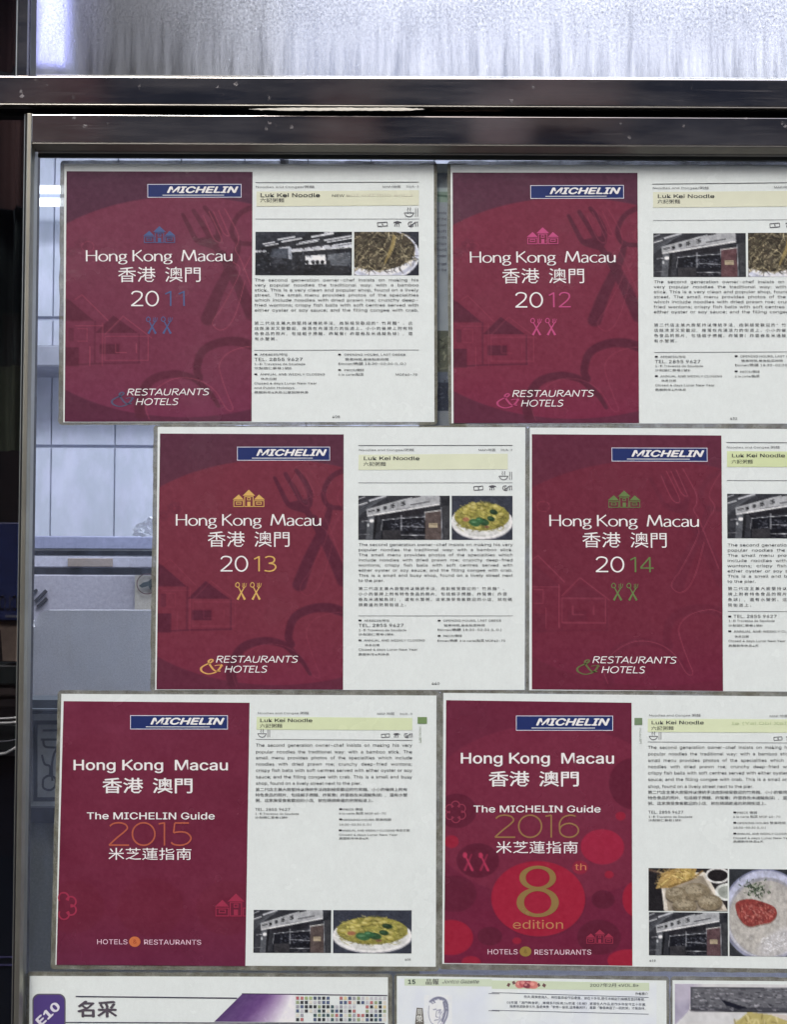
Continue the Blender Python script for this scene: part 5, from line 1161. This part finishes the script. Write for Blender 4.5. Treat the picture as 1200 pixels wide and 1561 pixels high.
put('name_lettering', [line('Luk Kei Noodle', 92, 214, 18.5, 378, 'fit', off=0.013)], m5, INKD, p5_); put('chinese_name', [line('六記粥麵', 92, 243, 16, 215, 'fit', off=0.008)], m5, INK, p5_)
put('side_tab', [sq(946, 187, 997, 223)], m5, (112, 138, 92), p5_)
put('side_tab_lettering', [line('MACAU 澳門', 0, 0, 11, 88, 'fit')], lambda x, y: m5(954 - y, 238 + x), (150, 160, 142), p5_)
bowl_icon(p5_, m5, 80, 250, .84); small_icons(p5_, m5, (748, 814, 872), 274, .78); rule(p5_, m5, 70, 918, 306, 311, 2.6, (110, 112, 116))
para(p5_, m5, BODY_C, 70, 917, 346, 33.7, 14.2, bases=[347, 383, 415, 449, 483, 518, 553]); cjk(p5_, m5, CH_C, 68, 915, 586, 29.6, 12.2, 35)
bullets(sqs([(522, 680), (522, 735), (520, 794)], 9), m5, (44, 44, 50), p5_)
tx(p5_, m5, [('TEL. 2855 9627', 66, 258, 693, 14.5), ('1-D Travessa da Saudade', 66, 304, 715, 10.5), ('沙梨頭仁慕巷1號D', 66, 244, 735, 9.5), ('PRICE 價錢', 542, 650, 691, 10.5), ('à la carte 點菜 MOP 40-70', 520, 776, 713, 10.5), ('OPENING HOURS 營業時間', 542, 804, 747, 10.5),
  ('18:30-02:30 (L.O.)', 520, 698, 773, 10.5), ('ANNUAL AND WEEKLY CLOSING 休息日期', 540, 904, 805, 10.5), ('Closed 4 days Lunar New Year', 520, 838, 828, 10.5), ('農曆新年休息4天', 520, 682, 848, 9.5)], 'details_text')
photo(p5_, ph_store(8), [(60, 1229), (479, 1230), (477, 1461), (57, 1460)], m5); photo(p5_, ph_noodle_green(11), [(490, 1230), (914, 1231), (913, 1464), (489, 1462)], m5)
tx(p5_, m5, [('408', 876, 910, 1502, 11)], 'page_number')

# ---- sheet 6 : 2016
e6, p6_ = sheet('laminated_sheet', [(671.5, 1051), (1262, 1057), (1264, 1483), (669, 1477)], [(676, 1056), (1256, 1062), (1258, 1477), (674.5, 1468.5)], 'crimson 2016 guide cover with big golden eight on a red disc, third row', 6)
Q6 = [(680.3, 1067), (963, 1071), (964.3, 1471.5), (677.2, 1467.3)]; MQ6 = [(72, 97), (1075, 110), (1080, 1530), (62, 1515)]
def art6():
    c = Canvas(62, 97, 1080, 1530, 190, 264, (98, 34, 56)); tt = np.linspace(0, 1, c.H)[:, None, None]; c.a += np.array([6, -6, 0]) * np.clip((tt - .5) * 2, 0, 1)
    c.ell(640, 700, 700, 470, (112, 40, 62), .75, soft=.02)
    D = (84, 26, 46); RD = (142, 29, 52); 
    for x, y, a, b, col, al_ in ((1090, 540, 135, 138, D, .75), (125, 700, 108, 92, D, .8), (243, 968, 114, 92, D, .85), (118, 1150, 118, 98, D, .7), (898, 1375, 116, 94, D, .8), (920, 1170, 62, 50, D, .85), (310, 1378, 66, 50, D, .8),
        (917, 884, 116, 94, (144, 34, 60), 1), (1016, 716, 27, 23, (138, 32, 54), 1), (100, 868, 38, 34, (138, 32, 54), 1), (953, 1034, 24, 20, (138, 32, 54), 1), (1098, 1165, 72, 95, RD, 1), (100, 1388, 118, 94, RD, 1), (1060, 1500, 115, 60, RD, 1), (210, 1520, 50, 32, (138, 32, 54), 1), (456, 1401, 24, 18, (138, 32, 54), 1), (797, 998, 42, 36, (140, 36, 58), .8)):
        c.ell(x, y, a, b, col, al_, soft=.03)
    c.ell(574, 1178, 252, 203, D, .5, soft=.02); c.ell(570, 1171, 252, 203, (146, 30, 54), 1, soft=.01)
    # cutlery and house symbols in the dark discs
    for x in (165, 250): c.line([(x + 6, 935), (x + 48, 1020)], 6, (172, 52, 84), .9, 14); c.ell(x + 8, 940, 12, 16, (172, 52, 84), .9); c.line([(x + 44, 935), (x + 8, 1020)], 7, (150, 46, 76), .8, 12)
    c.grain(12, 4, 42); c.grain(9, 1.3, 43); return c
c6 = art6().mesh('cover', bil(Q6), 0.00115, p6_); mp6 = q2q(MQ6, Q6)
logo(c6, mp6, 450, 180, 975, 261)
put('title_lettering', [line('Hong Kong  Macau', 145, 438, 56, 986, 'fit', off=0.012, res=4)], mp6, PINKW, c6)
put('chinese_lettering', [line('香港', 300, 555, 61, 524, 'fit', off=0.010), line('澳門', 572, 555, 61, 798, 'fit', off=0.010)], mp6, PINKW, c6)
put('guide_lettering', [line('The MICHELIN Guide', 218, 702, 36, 910, 'fit', off=0.010, res=3)], mp6, PINKW, c6)
put('year_lettering', thin_year(332, 790, 716, 838, '6'), mp6, (142, 108, 72), c6, steps=True)
put('chinese_guide_lettering', [line('米芝蓮指南', 340, 918, 49, 790, 'fit', off=0.008)], mp6, PINKW, c6)
GOLD = (134, 108, 66)
el = lambda cx, cy, rx, ry: [(cx + rx * math.cos(t), cy + ry * math.sin(t)) for t in np.linspace(0, 2 * math.pi, 33)[:-1]]
put('large_eight', [stroke(el(568, 1055, 82, 57), 17, 8, curve=True, closed=True), stroke(el(568, 1188, 94, 70), 20, 9, curve=True, closed=True)], mp6, GOLD, c6, steps=True)
put('edition_lettering', [line('edition', 430, 1330, 46, 712, 'fit', off=-0.006, res=4)], mp6, (176, 120, 84), c6); put('ordinal_lettering', [line('th', 768, 1014, 36, 836, 'fit', off=0.008, res=3)], mp6, (190, 118, 84), c6)
put('flower_icon', flower(124, 700, 58, 3.2), mp6, (132, 52, 74), c6, steps=True); put('house_icon', house_icon(828, 1334, 978, 1410), mp6, (150, 50, 74), c6, steps=True)
put('hotels_lettering', [line('HOTELS', 294, 1468, 27, 462, 'fit', off=0.002)], mp6, (220, 196, 208), c6); put('restaurants_lettering', [line('RESTAURANTS', 547, 1470, 27, 860, 'fit', off=0.002)], mp6, (220, 196, 208), c6)
put('gold_disc', [fan(502, 1453, 32, 27)], mp6, (140, 118, 60), c6, 0.00125); put('ampersand', [line('&', 492, 1462, 20, 512, 'fit')], mp6, (110, 88, 50), c6)
m6 = zm(950, 1040, 3.548)
tx(p6_, m6, [('Noodles and Congee 粥麵', 140, 420, 183, 10.5), ('MAP 地圖 35/A-3', 792, 980, 187, 10.5)], 'running_head', INKL)
heading_band(p6_, m6, [(134, 196), (980, 200), (980, 272), (134, 268)], (207, 218, 184))
put('name_lettering', [line('Luk Kei Noodle', 152, 226, 18.5, 438, 'fit', off=0.013)], m6, INKD, p6_); put('chinese_name', [line('六記粥麵', 152, 256, 16, 275, 'fit', off=0.008)], m6, INK, p6_)
put('show_through', [line('(IeX idO iaY) eI', 0, 0, 15, 320, 'fit', off=0.01)], lambda x, y: m6(905 - x, y + 228), (186, 202, 160), p6_)
put('side_tab', [sq(62, 192, 104, 229)], m6, (112, 134, 104), p6_); put('side_tab_lettering', [line('MACAU 澳門', 0, 0, 11, 88, 'fit')], lambda x, y: m6(88 - y, 244 + x), (150, 156, 150), p6_)
bowl_icon(p6_, m6, 140, 264, .84); small_icons(p6_, m6, (814, 880, 940), 290, .78); rule(p6_, m6, 134, 980, 320, 326, 2.6, (110, 112, 116))
para(p6_, m6, BODY_C, 134, 980, 0, 0, 14.2, bases=[359, 394, 429, 463, 497, 532, 570]); cjk(p6_, m6, CH_C, 134, 985, 601, 30.0, 12.2, 35)
bullets(sqs([(597, 698), (597, 754), (597, 812)], 9), m6, (44, 44, 50), p6_)
tx(p6_, m6, [('TEL. 2855 9627', 136, 328, 708, 14.5), ('1-D Travessa da Saudade', 137, 376, 731, 10.5), ('沙梨頭仁慕巷1號D', 137, 316, 750, 9.5), ('PRICE 價錢', 617, 726, 709, 10.5), ('à la carte 點菜 MOP 40-70', 595, 852, 731, 10.5), ('OPENING HOURS 營業時間', 617, 880, 765, 10.5),
  ('18:30-02:30 (L.O.)', 595, 774, 790, 10.5), ('ANNUAL AND WEEKLY CLOSING 休息日期', 617, 985, 823, 10.5), ('Closed 4 days Lunar New Year', 595, 912, 846, 10.5), ('農曆新年休息4天', 595, 760, 865, 9.5)], 'details_text')
photo(p6_, ph_dumpling(), [(138, 1003), (566, 1007), (566, 1238), (138, 1234)], m6); photo(p6_, ph_store(9, tint=(4, -6, 0)), [(140, 1241), (567, 1245), (568, 1478), (140, 1474)], m6); photo(p6_, ph_congee(), [(574, 1008), (1010, 1012), (1012, 1484), (576, 1478)], m6)
tx(p6_, m6, [('418', 142, 178, 1508, 11)], 'page_number')

# ---- bottom row
e7, p7_ = sheet('laminated_sheet', [(40, 1480.5), (598, 1484), (598, 1706), (37, 1706)], [(45, 1487), (591.5, 1489), (592, 1700), (43, 1700)], 'newspaper page with purple corner tag and white band of coloured squares, bottom left', 7, group='laminated newspaper cuttings in the bottom row')
m7 = zm(0, 1460, 3.0)
def rrect(x0, y0, x1, y1, r_, n=6):
    o = []
    for cx, cy, a0 in ((x1 - r_, y0 + r_, -90), (x1 - r_, y1 - r_, 0), (x0 + r_, y1 - r_, 90), (x0 + r_, y0 + r_, 180)):
        for i in range(n + 1): a = R(a0 + 90 * i / n); o.append((cx + r_ * math.cos(a), cy + r_ * math.sin(a)))
    return pl(o)
put('tag_outline', [rrect(148, 162, 300, 330, 32)], m7, (92, 88, 100), p7_, 0.00118); put('purple_tag', [rrect(154, 168, 294, 326, 28)], m7, (76, 60, 122), p7_, 0.00122)
g_ = line('E10', 0, 0, 38, 130, 'fit', off=0.035); ca, sa = math.cos(R(-43)), math.sin(R(-43)); v = g_[0].copy(); v = np.stack([185 + v[:, 0] * ca - v[:, 1] * sa, 312 + v[:, 0] * sa + v[:, 1] * ca, v[:, 2]], 1)
put('tag_lettering', [(v, g_[1])], m7, (214, 214, 224), p7_)
put('title_lettering', [line('名采', 352, 262, 54, 536, 'fit', off=0.024)], m7, (84, 78, 88), p7_)
rule(p7_, m7, 346, 1085, 172, 180, 5.5, (62, 60, 76)); rule(p7_, m7, 300, 1760, 291, 296, 5, (62, 60, 76))
cb = Canvas(980, 160, 1350, 295, 100, 38, (84, 62, 108)); tx_ = np.linspace(0, 1, cb.W)[None, :, None]; ty_ = np.linspace(0, 1, cb.H)[:, None, None]
f_ = np.clip((tx_ - .45 + ty_ * .15) * 2.0, 0, 1) ** 1.3; cb.a = cb.a * (1 - f_) + np.array([222, 222, 228]) * f_; cb.a += np.array([26, 12, 26]) * np.clip(tx_ * 1.4, 0, 1) * (1 - f_); cb.grain(16, 6, 51); cb.grain(12, 2, 52)
qd = [m7(1108, 163), m7(1350, 166), m7(1350, 292), m7(980, 290)]; cb.mesh('purple_band', bil(qd), 0.00118, p7_)
rule(p7_, m7, 1106, 1772, 160, 168, 4.5, (70, 62, 84))
M7b = zm(350, 1460, 3.0); cells = []; cols = []
rr_ = np.random.default_rng(77); pal = [(60, 62, 66), (60, 62, 66), (152, 154, 162), (186, 188, 194), (72, 92, 96), (202, 190, 150), (170, 112, 112), (84, 96, 124), (146, 160, 128), (208, 206, 196)]
V = []; Fc = []; Cc = []
for j in range(6):
    for i in range(21):
        x, y = 304 + i * 19.9, 175 + j * 19.6 + i * .06
        if (i in (8, 9) and j < 2) or (i in (14, 15) and j in (2, 3)) or (i in (2, 3) and j > 3): continue
        c_ = pal[rr_.integers(len(pal))] if j != 0 or i > 5 else [(170, 96, 104), (176, 120, 120), (150, 168, 120), (160, 178, 130), (80, 92, 110), (90, 96, 110)][i]
        v_, f2 = sq(x, y, x + 14.2, y + 14.2); px_, py_ = M7b(v_[:, 0], v_[:, 1]); k0 = len(V) ; V += P(px_, py_, 0.00125).tolist(); Fc.append(tuple(k0 + q for q in f2[0])); Cc += [alb(c_)] * 4
mk('square_pattern', V, Fc, M_INK, p7_, np.array(Cc))
para(p7_, m7, ['Food is the first thing'], 350, 800, 360, 30, 16)

e8, p8_ = sheet('laminated_sheet', [(601, 1484), (1020.5, 1487.5), (1021, 1706), (601, 1706)], [(605, 1487), (1016, 1494), (1017, 1700), (605, 1700)], 'gazette page with green header strip, red blossoms and a sketched portrait, bottom middle', 8, group='laminated newspaper cuttings in the bottom row')
m8 = zm(350, 1460, 3.0); m8b = zm(750, 1460, 2.667)
def wash():
    c = Canvas(605, 1488, 1010, 1620, 100, 40, (214, 222, 232)); c.grain(16, 8, 61); return c.mesh('pale_blue_wash', bil([(607, 1491), (1001, 1497), (1001, 1698), (607, 1698)]), 0.00113, p8_)
wash()
heading_band(p8_, m8, [(800, 93), (1200, 96), (1200, 129), (800, 125)], (196, 210, 188)); put('header_strip', [(np.array([(0, 124), (640, 132), (640, 100), (0, 90)], float), [(0, 1, 2, 3)])], m8b, (196, 210, 184), p8_, 0.00121)
put('header_numeral', [line('15', 814, 117, 19, 852, 'fit', off=0.025)], m8, (72, 86, 80), p8_); put('header_chinese', [line('品報', 896, 118, 20, 958, 'fit', off=0.012)], m8, (92, 92, 92), p8_)
put('header_script', [line('Jontco Gazette', 972, 115, 17, 1140, 'fit', off=0.004, slant=.3)], m8, (74, 76, 80), p8_)
put('date_lettering', [line('2007年2月 «VOL.8»', 398, 116, 12, 598, 'fit', off=0.012)], m8b, (98, 104, 100), p8_)
bl = Canvas(90, 88, 190, 126, 60, 24, (196, 210, 186)); rb = np.random.default_rng(3)
for x, y, a, b, cc in ((112, 107, 16, 15, (196, 112, 108)), (128, 103, 16, 15, (176, 84, 92)), (148, 106, 14, 16, (150, 62, 76)), (166, 108, 18, 15, (202, 118, 112)), (140, 112, 12, 10, (118, 54, 68))): bl.ell(x, y, a, b, cc, .9, soft=.3); bl.ell(x - 4, y - 4, a * .4, b * .4, (232, 176, 166), .6, soft=.5)
bl.grain(20, 3, 71); bl.mesh('blossom_picture', bil([m8b(92, 90), (m8b(192, 92)), m8b(192, 125), m8b(92, 123)]), 0.00124, p8_)
put('corner_marks', [pl([(60, 112), (66, 100), (76, 104), (70, 117)]), pl([(82, 96), (92, 91), (97, 103), (86, 108)]), pl([(184, 106), (192, 100), (198, 112), (190, 117)]), pl([(204, 112), (210, 101), (221, 108), (215, 120)])], m8b, (112, 84, 84), p8_)
rule(p8_, m8, 1185, 1235, 160, 161, 3, (110, 114, 124)); rule(p8_, m8b, 0, 638, 138, 158, 2.4, (96, 102, 116)); rule(p8_, m8b, 0, 638, 210, 226, 2.4, (96, 102, 116)); rule(p8_, m8, 1185, 1235, 238, 240, 3, (110, 114, 124))
tx(p8_, m8b, [('作者簡介', 582, 636, 149, 8.5)], 'chinese_text'); put('chinese_text', [line('余夫,廣東南海人。現任雲南省作協會員。曾在十多年,歷任本報副刊編輯及食評專欄。', 130, 161, 8.5, 632, 'fit', off=.008, rise=.024), line('05年獲「澳門美食家」,專欄系列獎項,06年獲《名報》,家居生人作品,創作多年至今五十年書,', 60, 184, 8.5, 628, 'fit', off=.008, rise=.016), line('推廣港澳飲食文化,喜愛美食「家鄉一盤菜,這是最美好」,喜歡「書香美酒了一碗熱粥」才是滋味。', 72, 200, 8.5, 634, 'fit', off=.008, rise=.016)], m8b, (78, 84, 98), p8_)
# sketched head
pt = Canvas(880, 165, 1030, 305, 56, 52, (218, 224, 232)); G = (112, 116, 138); rp = np.random.default_rng(2)
pt.ell(956, 240, 46, 62, (222, 226, 234)); 
for i in range(60): t = rp.uniform(-2.6, .3); x = 958 + 42 * math.cos(t); y = 222 + 44 * math.sin(t); pt.line([(x, y), (x + rp.normal(0, 6), y + rp.uniform(2, 10))], 3.5, G, .65)
for p, w_ in (([(912, 196), (935, 182), (965, 178), (995, 190), (1005, 220), (1002, 260), (985, 292)], 9), ([(985, 200), (992, 240), (978, 282)], 12), ([(908, 215), (905, 250), (915, 285), (935, 300)], 3), ([(930, 232), (945, 230)], 4), ([(952, 235), (970, 232)], 4), ([(948, 236), (944, 262), (954, 266)], 3.5), ([(936, 280), (956, 277)], 4), ([(925, 205), (940, 200)], 3)): pt.line(p, w_, G, .85, curve=len(p) > 2)
for i in range(30): x, y = rp.uniform(960, 992), rp.uniform(230, 295); pt.line([(x, y), (x - 8, y + 12)], 2.5, G, .5)
pt.grain(10, 3, 81); pt.mesh('portrait_sketch', bil([m8(890, 168), m8(1018, 168), m8(1018, 308), m8(890, 308)]), 0.00122, p8_)
put('seal_outline', [(np.array([(848, 308), (890, 308), (884, 228), (856, 226)], float), [(0, 1, 2, 3)])], m8, (106, 104, 98), p8_, 0.00125)
put('seal_lettering', [line('周', 857, 256, 20, 882, 'fit', off=.01), line('榮', 855, 290, 24, 884, 'fit', off=.01)], m8, (214, 218, 214), p8_, 0.0013)

e9, p9_ = sheet('laminated_sheet', [(1022, 1487.5), (1300, 1490), (1300, 1706), (1022.5, 1706)], [(1025.5, 1493.5), (1296, 1496), (1296, 1700), (1026, 1700)], 'magazine cutting with dark scribbled banner and yellow food picture, bottom right corner', 9, group='laminated newspaper cuttings in the bottom row')
ba = Canvas(740, 95, 1400, 400, 150, 66, (200, 202, 204)); rb = np.random.default_rng(7)
ba.poly([(740, 95), (820, 95), (800, 200), (740, 260)], (150, 146, 170), .8); ba.ell(770, 120, 60, 40, (178, 174, 190), .8, soft=.6); ba.grain(30, 8, 90)
ba.poly([(806, 108), (1400, 112), (1400, 212), (806, 202)], (66, 68, 76)); ba.poly([(812, 114), (1400, 118), (1400, 190), (812, 186)], (104, 106, 112), .8)
for i in range(420): x, y = rb.uniform(806, 1390), rb.uniform(112, 200); g = rb.choice([28, 44, 70, 130, 170, 200]); ba.line([(x, y), (x + rb.uniform(4, 20), y + rb.normal(0, 2))], rb.uniform(1.5, 4), (g, g, g + 8), .7)
ba.poly([(930, 155), (960, 165), (1040, 190), (1000, 195), (950, 180)], (18, 20, 34)); ba.line([(806, 200), (1400, 210)], 5, (40, 40, 48))
ba.poly([(960, 270), (1040, 205), (1130, 215), (1230, 250), (1290, 330), (1290, 400), (940, 400)], (176, 166, 108))
for i in range(160): x, y = rb.uniform(960, 1280), rb.uniform(215, 390); ba.line([(x, y), (x + rb.normal(0, 10), y + rb.uniform(4, 22))], rb.uniform(2, 8), rb.choice([(206, 198, 142), (142, 130, 76), (220, 212, 166), (120, 108, 60)]), .6)
ba.poly([(1120, 210), (1400, 235), (1400, 290), (1250, 255)], (196, 182, 170), .6); ba.grain(14, 3, 91)
m9 = zm(750, 1460, 2.667); ba.mesh('printed_picture', bil([m9(744, 104), m9(1400, 108), m9(1400, 420), m9(744, 420)]), 0.00118, p9_)
# ------------------------------------------------------------------ the street side (seen only in reflections)
gr = box('pavement', (-8, -9, -0.06), (8, -0.03, 0.0), flat('grey_paving', (112, 108, 104), 0.8)); gr['kind'] = 'structure'
fa = empty('opposite_building', (0, -5.2, 0), 'dark brown shopfront block across the lane, mirrored in the steel', 'building')
M_FAC = flat('dark_brown_render', (88, 82, 86), 0.8); M_PIL = flat('brown_pillar', (160, 120, 104), 0.8)
box('wall', (-8, -5.6, 0), (8, -5.2, 5.6), M_FAC, fa)
def mir(px, py, d): q = P(px, py, -d); q[:, 1] *= -1; return q
def facade_shape(name, pts, d, mat, th, par):
    p = mir([a for a, b in pts], [b for a, b in pts], d); n = len(p); V = np.concatenate([p, p - [0, th, 0]])
    return mk(name, V, [tuple(range(n)), tuple(range(n, 2 * n))[::-1]] + [(i, n + i, n + (i + 1) % n, (i + 1) % n) for i in range(n)], mat, par)
facade_shape('brown_panel', [(60, 60), (152, 60), (150, 240), (66, 240)], 5.12, flat('red_brown_panel', (170, 118, 106), .7), .07, fa)
facade_shape('brown_panel', [(560, -20), (600, -20), (600, 100), (560, 100)], 5.12, flat('red_brown_panel_b', (150, 112, 106), .7), .07, fa)
aw = empty('parasol', (float(mir([944], [300], 4.6)[0, 0]), -4.6, 0), 'brown parasol on a thin pole across the lane, mirrored in the upper rail', 'parasol')  # brown shape added across the lane to show up in the upper rail
facade_shape('canopy', [(728, 163), (731, 150), (780, 143), (800, 128), (822, 121), (870, 120), (905, 137), (940, 143), (952, 165), (900, 170), (800, 170)], 4.62, flat('brown_canvas', (222, 178, 156), .8), .3, aw)
tube('pole', [mir([944], [100], 4.55)[0], (float(mir([944], [100], 4.55)[0, 0]), -4.55, 0.0)], 0.011, flat('tan_pole', (190, 150, 128), .6), aw)
rs = empty('round_sign', mir([762], [240], 4.5)[0], 'round tan sign with a dark dash across the lane, mirrored in the lower rail', 'sign')  # tan disc added only to be mirrored by the lower rail
facade_shape('sign_rim', [(762 + 46 * math.cos(t), 203 + 44 * math.sin(t)) for t in np.linspace(0, 6.283, 33)[:-1]], 4.5, flat('pale_tan_rim', (250, 220, 190), .6), .05, rs)
facade_shape('sign_face', [(765 + 39 * math.cos(t), 203 + 42 * math.sin(t)) for t in np.linspace(0, 6.283, 33)[:-1]], 4.44, flat('tan_face', (232, 188, 166), .6), .05, rs)
facade_shape('dash', [(750, 188), (783, 190), (782, 195), (752, 192)], 4.38, M_BLACK, .02, rs)
tube('sign_post', [(float(mir([762], [240], 4.52)[0, 0]), -4.52, 0), mir([762], [235], 4.52)[0]], 0.02, M_BLACK, rs)
for x in (-3.4, -1.9, -.4, 2.4, 4.0): box('pillar', (x, -5.2, 0), (x + .32, -5.05, 3.7), M_PIL, fa, .01)
for x in (-1.5, 0.1, 1.2, 2.85): box('shutter', (x, -5.2, .3), (x + .9, -5.15, 2.4), flat('navy_shutter', (36, 36, 48), .5), fa, .01)
box('fascia', (-8, -5.2, 2.6), (8, -5.0, 3.1), flat('dark_red_fascia', (66, 40, 42), .6), fa, .01)
bpy.data.objects.remove(_fo)
# this shop's own wall round the window
sw = empty('shop_wall', (0, 0, 0), 'dark shop wall surrounding the window outside the picture', 'wall')
M_SW = flat('dark_tiled_front', (70, 66, 66), .5)
box('wall_left', (-8, 0.0, 0), (-0.62, 0.03, 4.2), M_SW, sw).name = 'wall'
box('wall', (0.62, 0.0, 0), (8, 0.03, 4.2), M_SW, sw); box('wall', (-0.62, 0.0, 0), (0.62, 0.03, Z(1706)), M_SW, sw); box('wall', (-0.62, 0.0, Z(-330)), (0.62, 0.03, 4.2), M_SW, sw)
box('fixed_panel', (-0.62, 0.012, Z(172)), (X(38), 0.022, Z(119)), M_BLACK, sw)
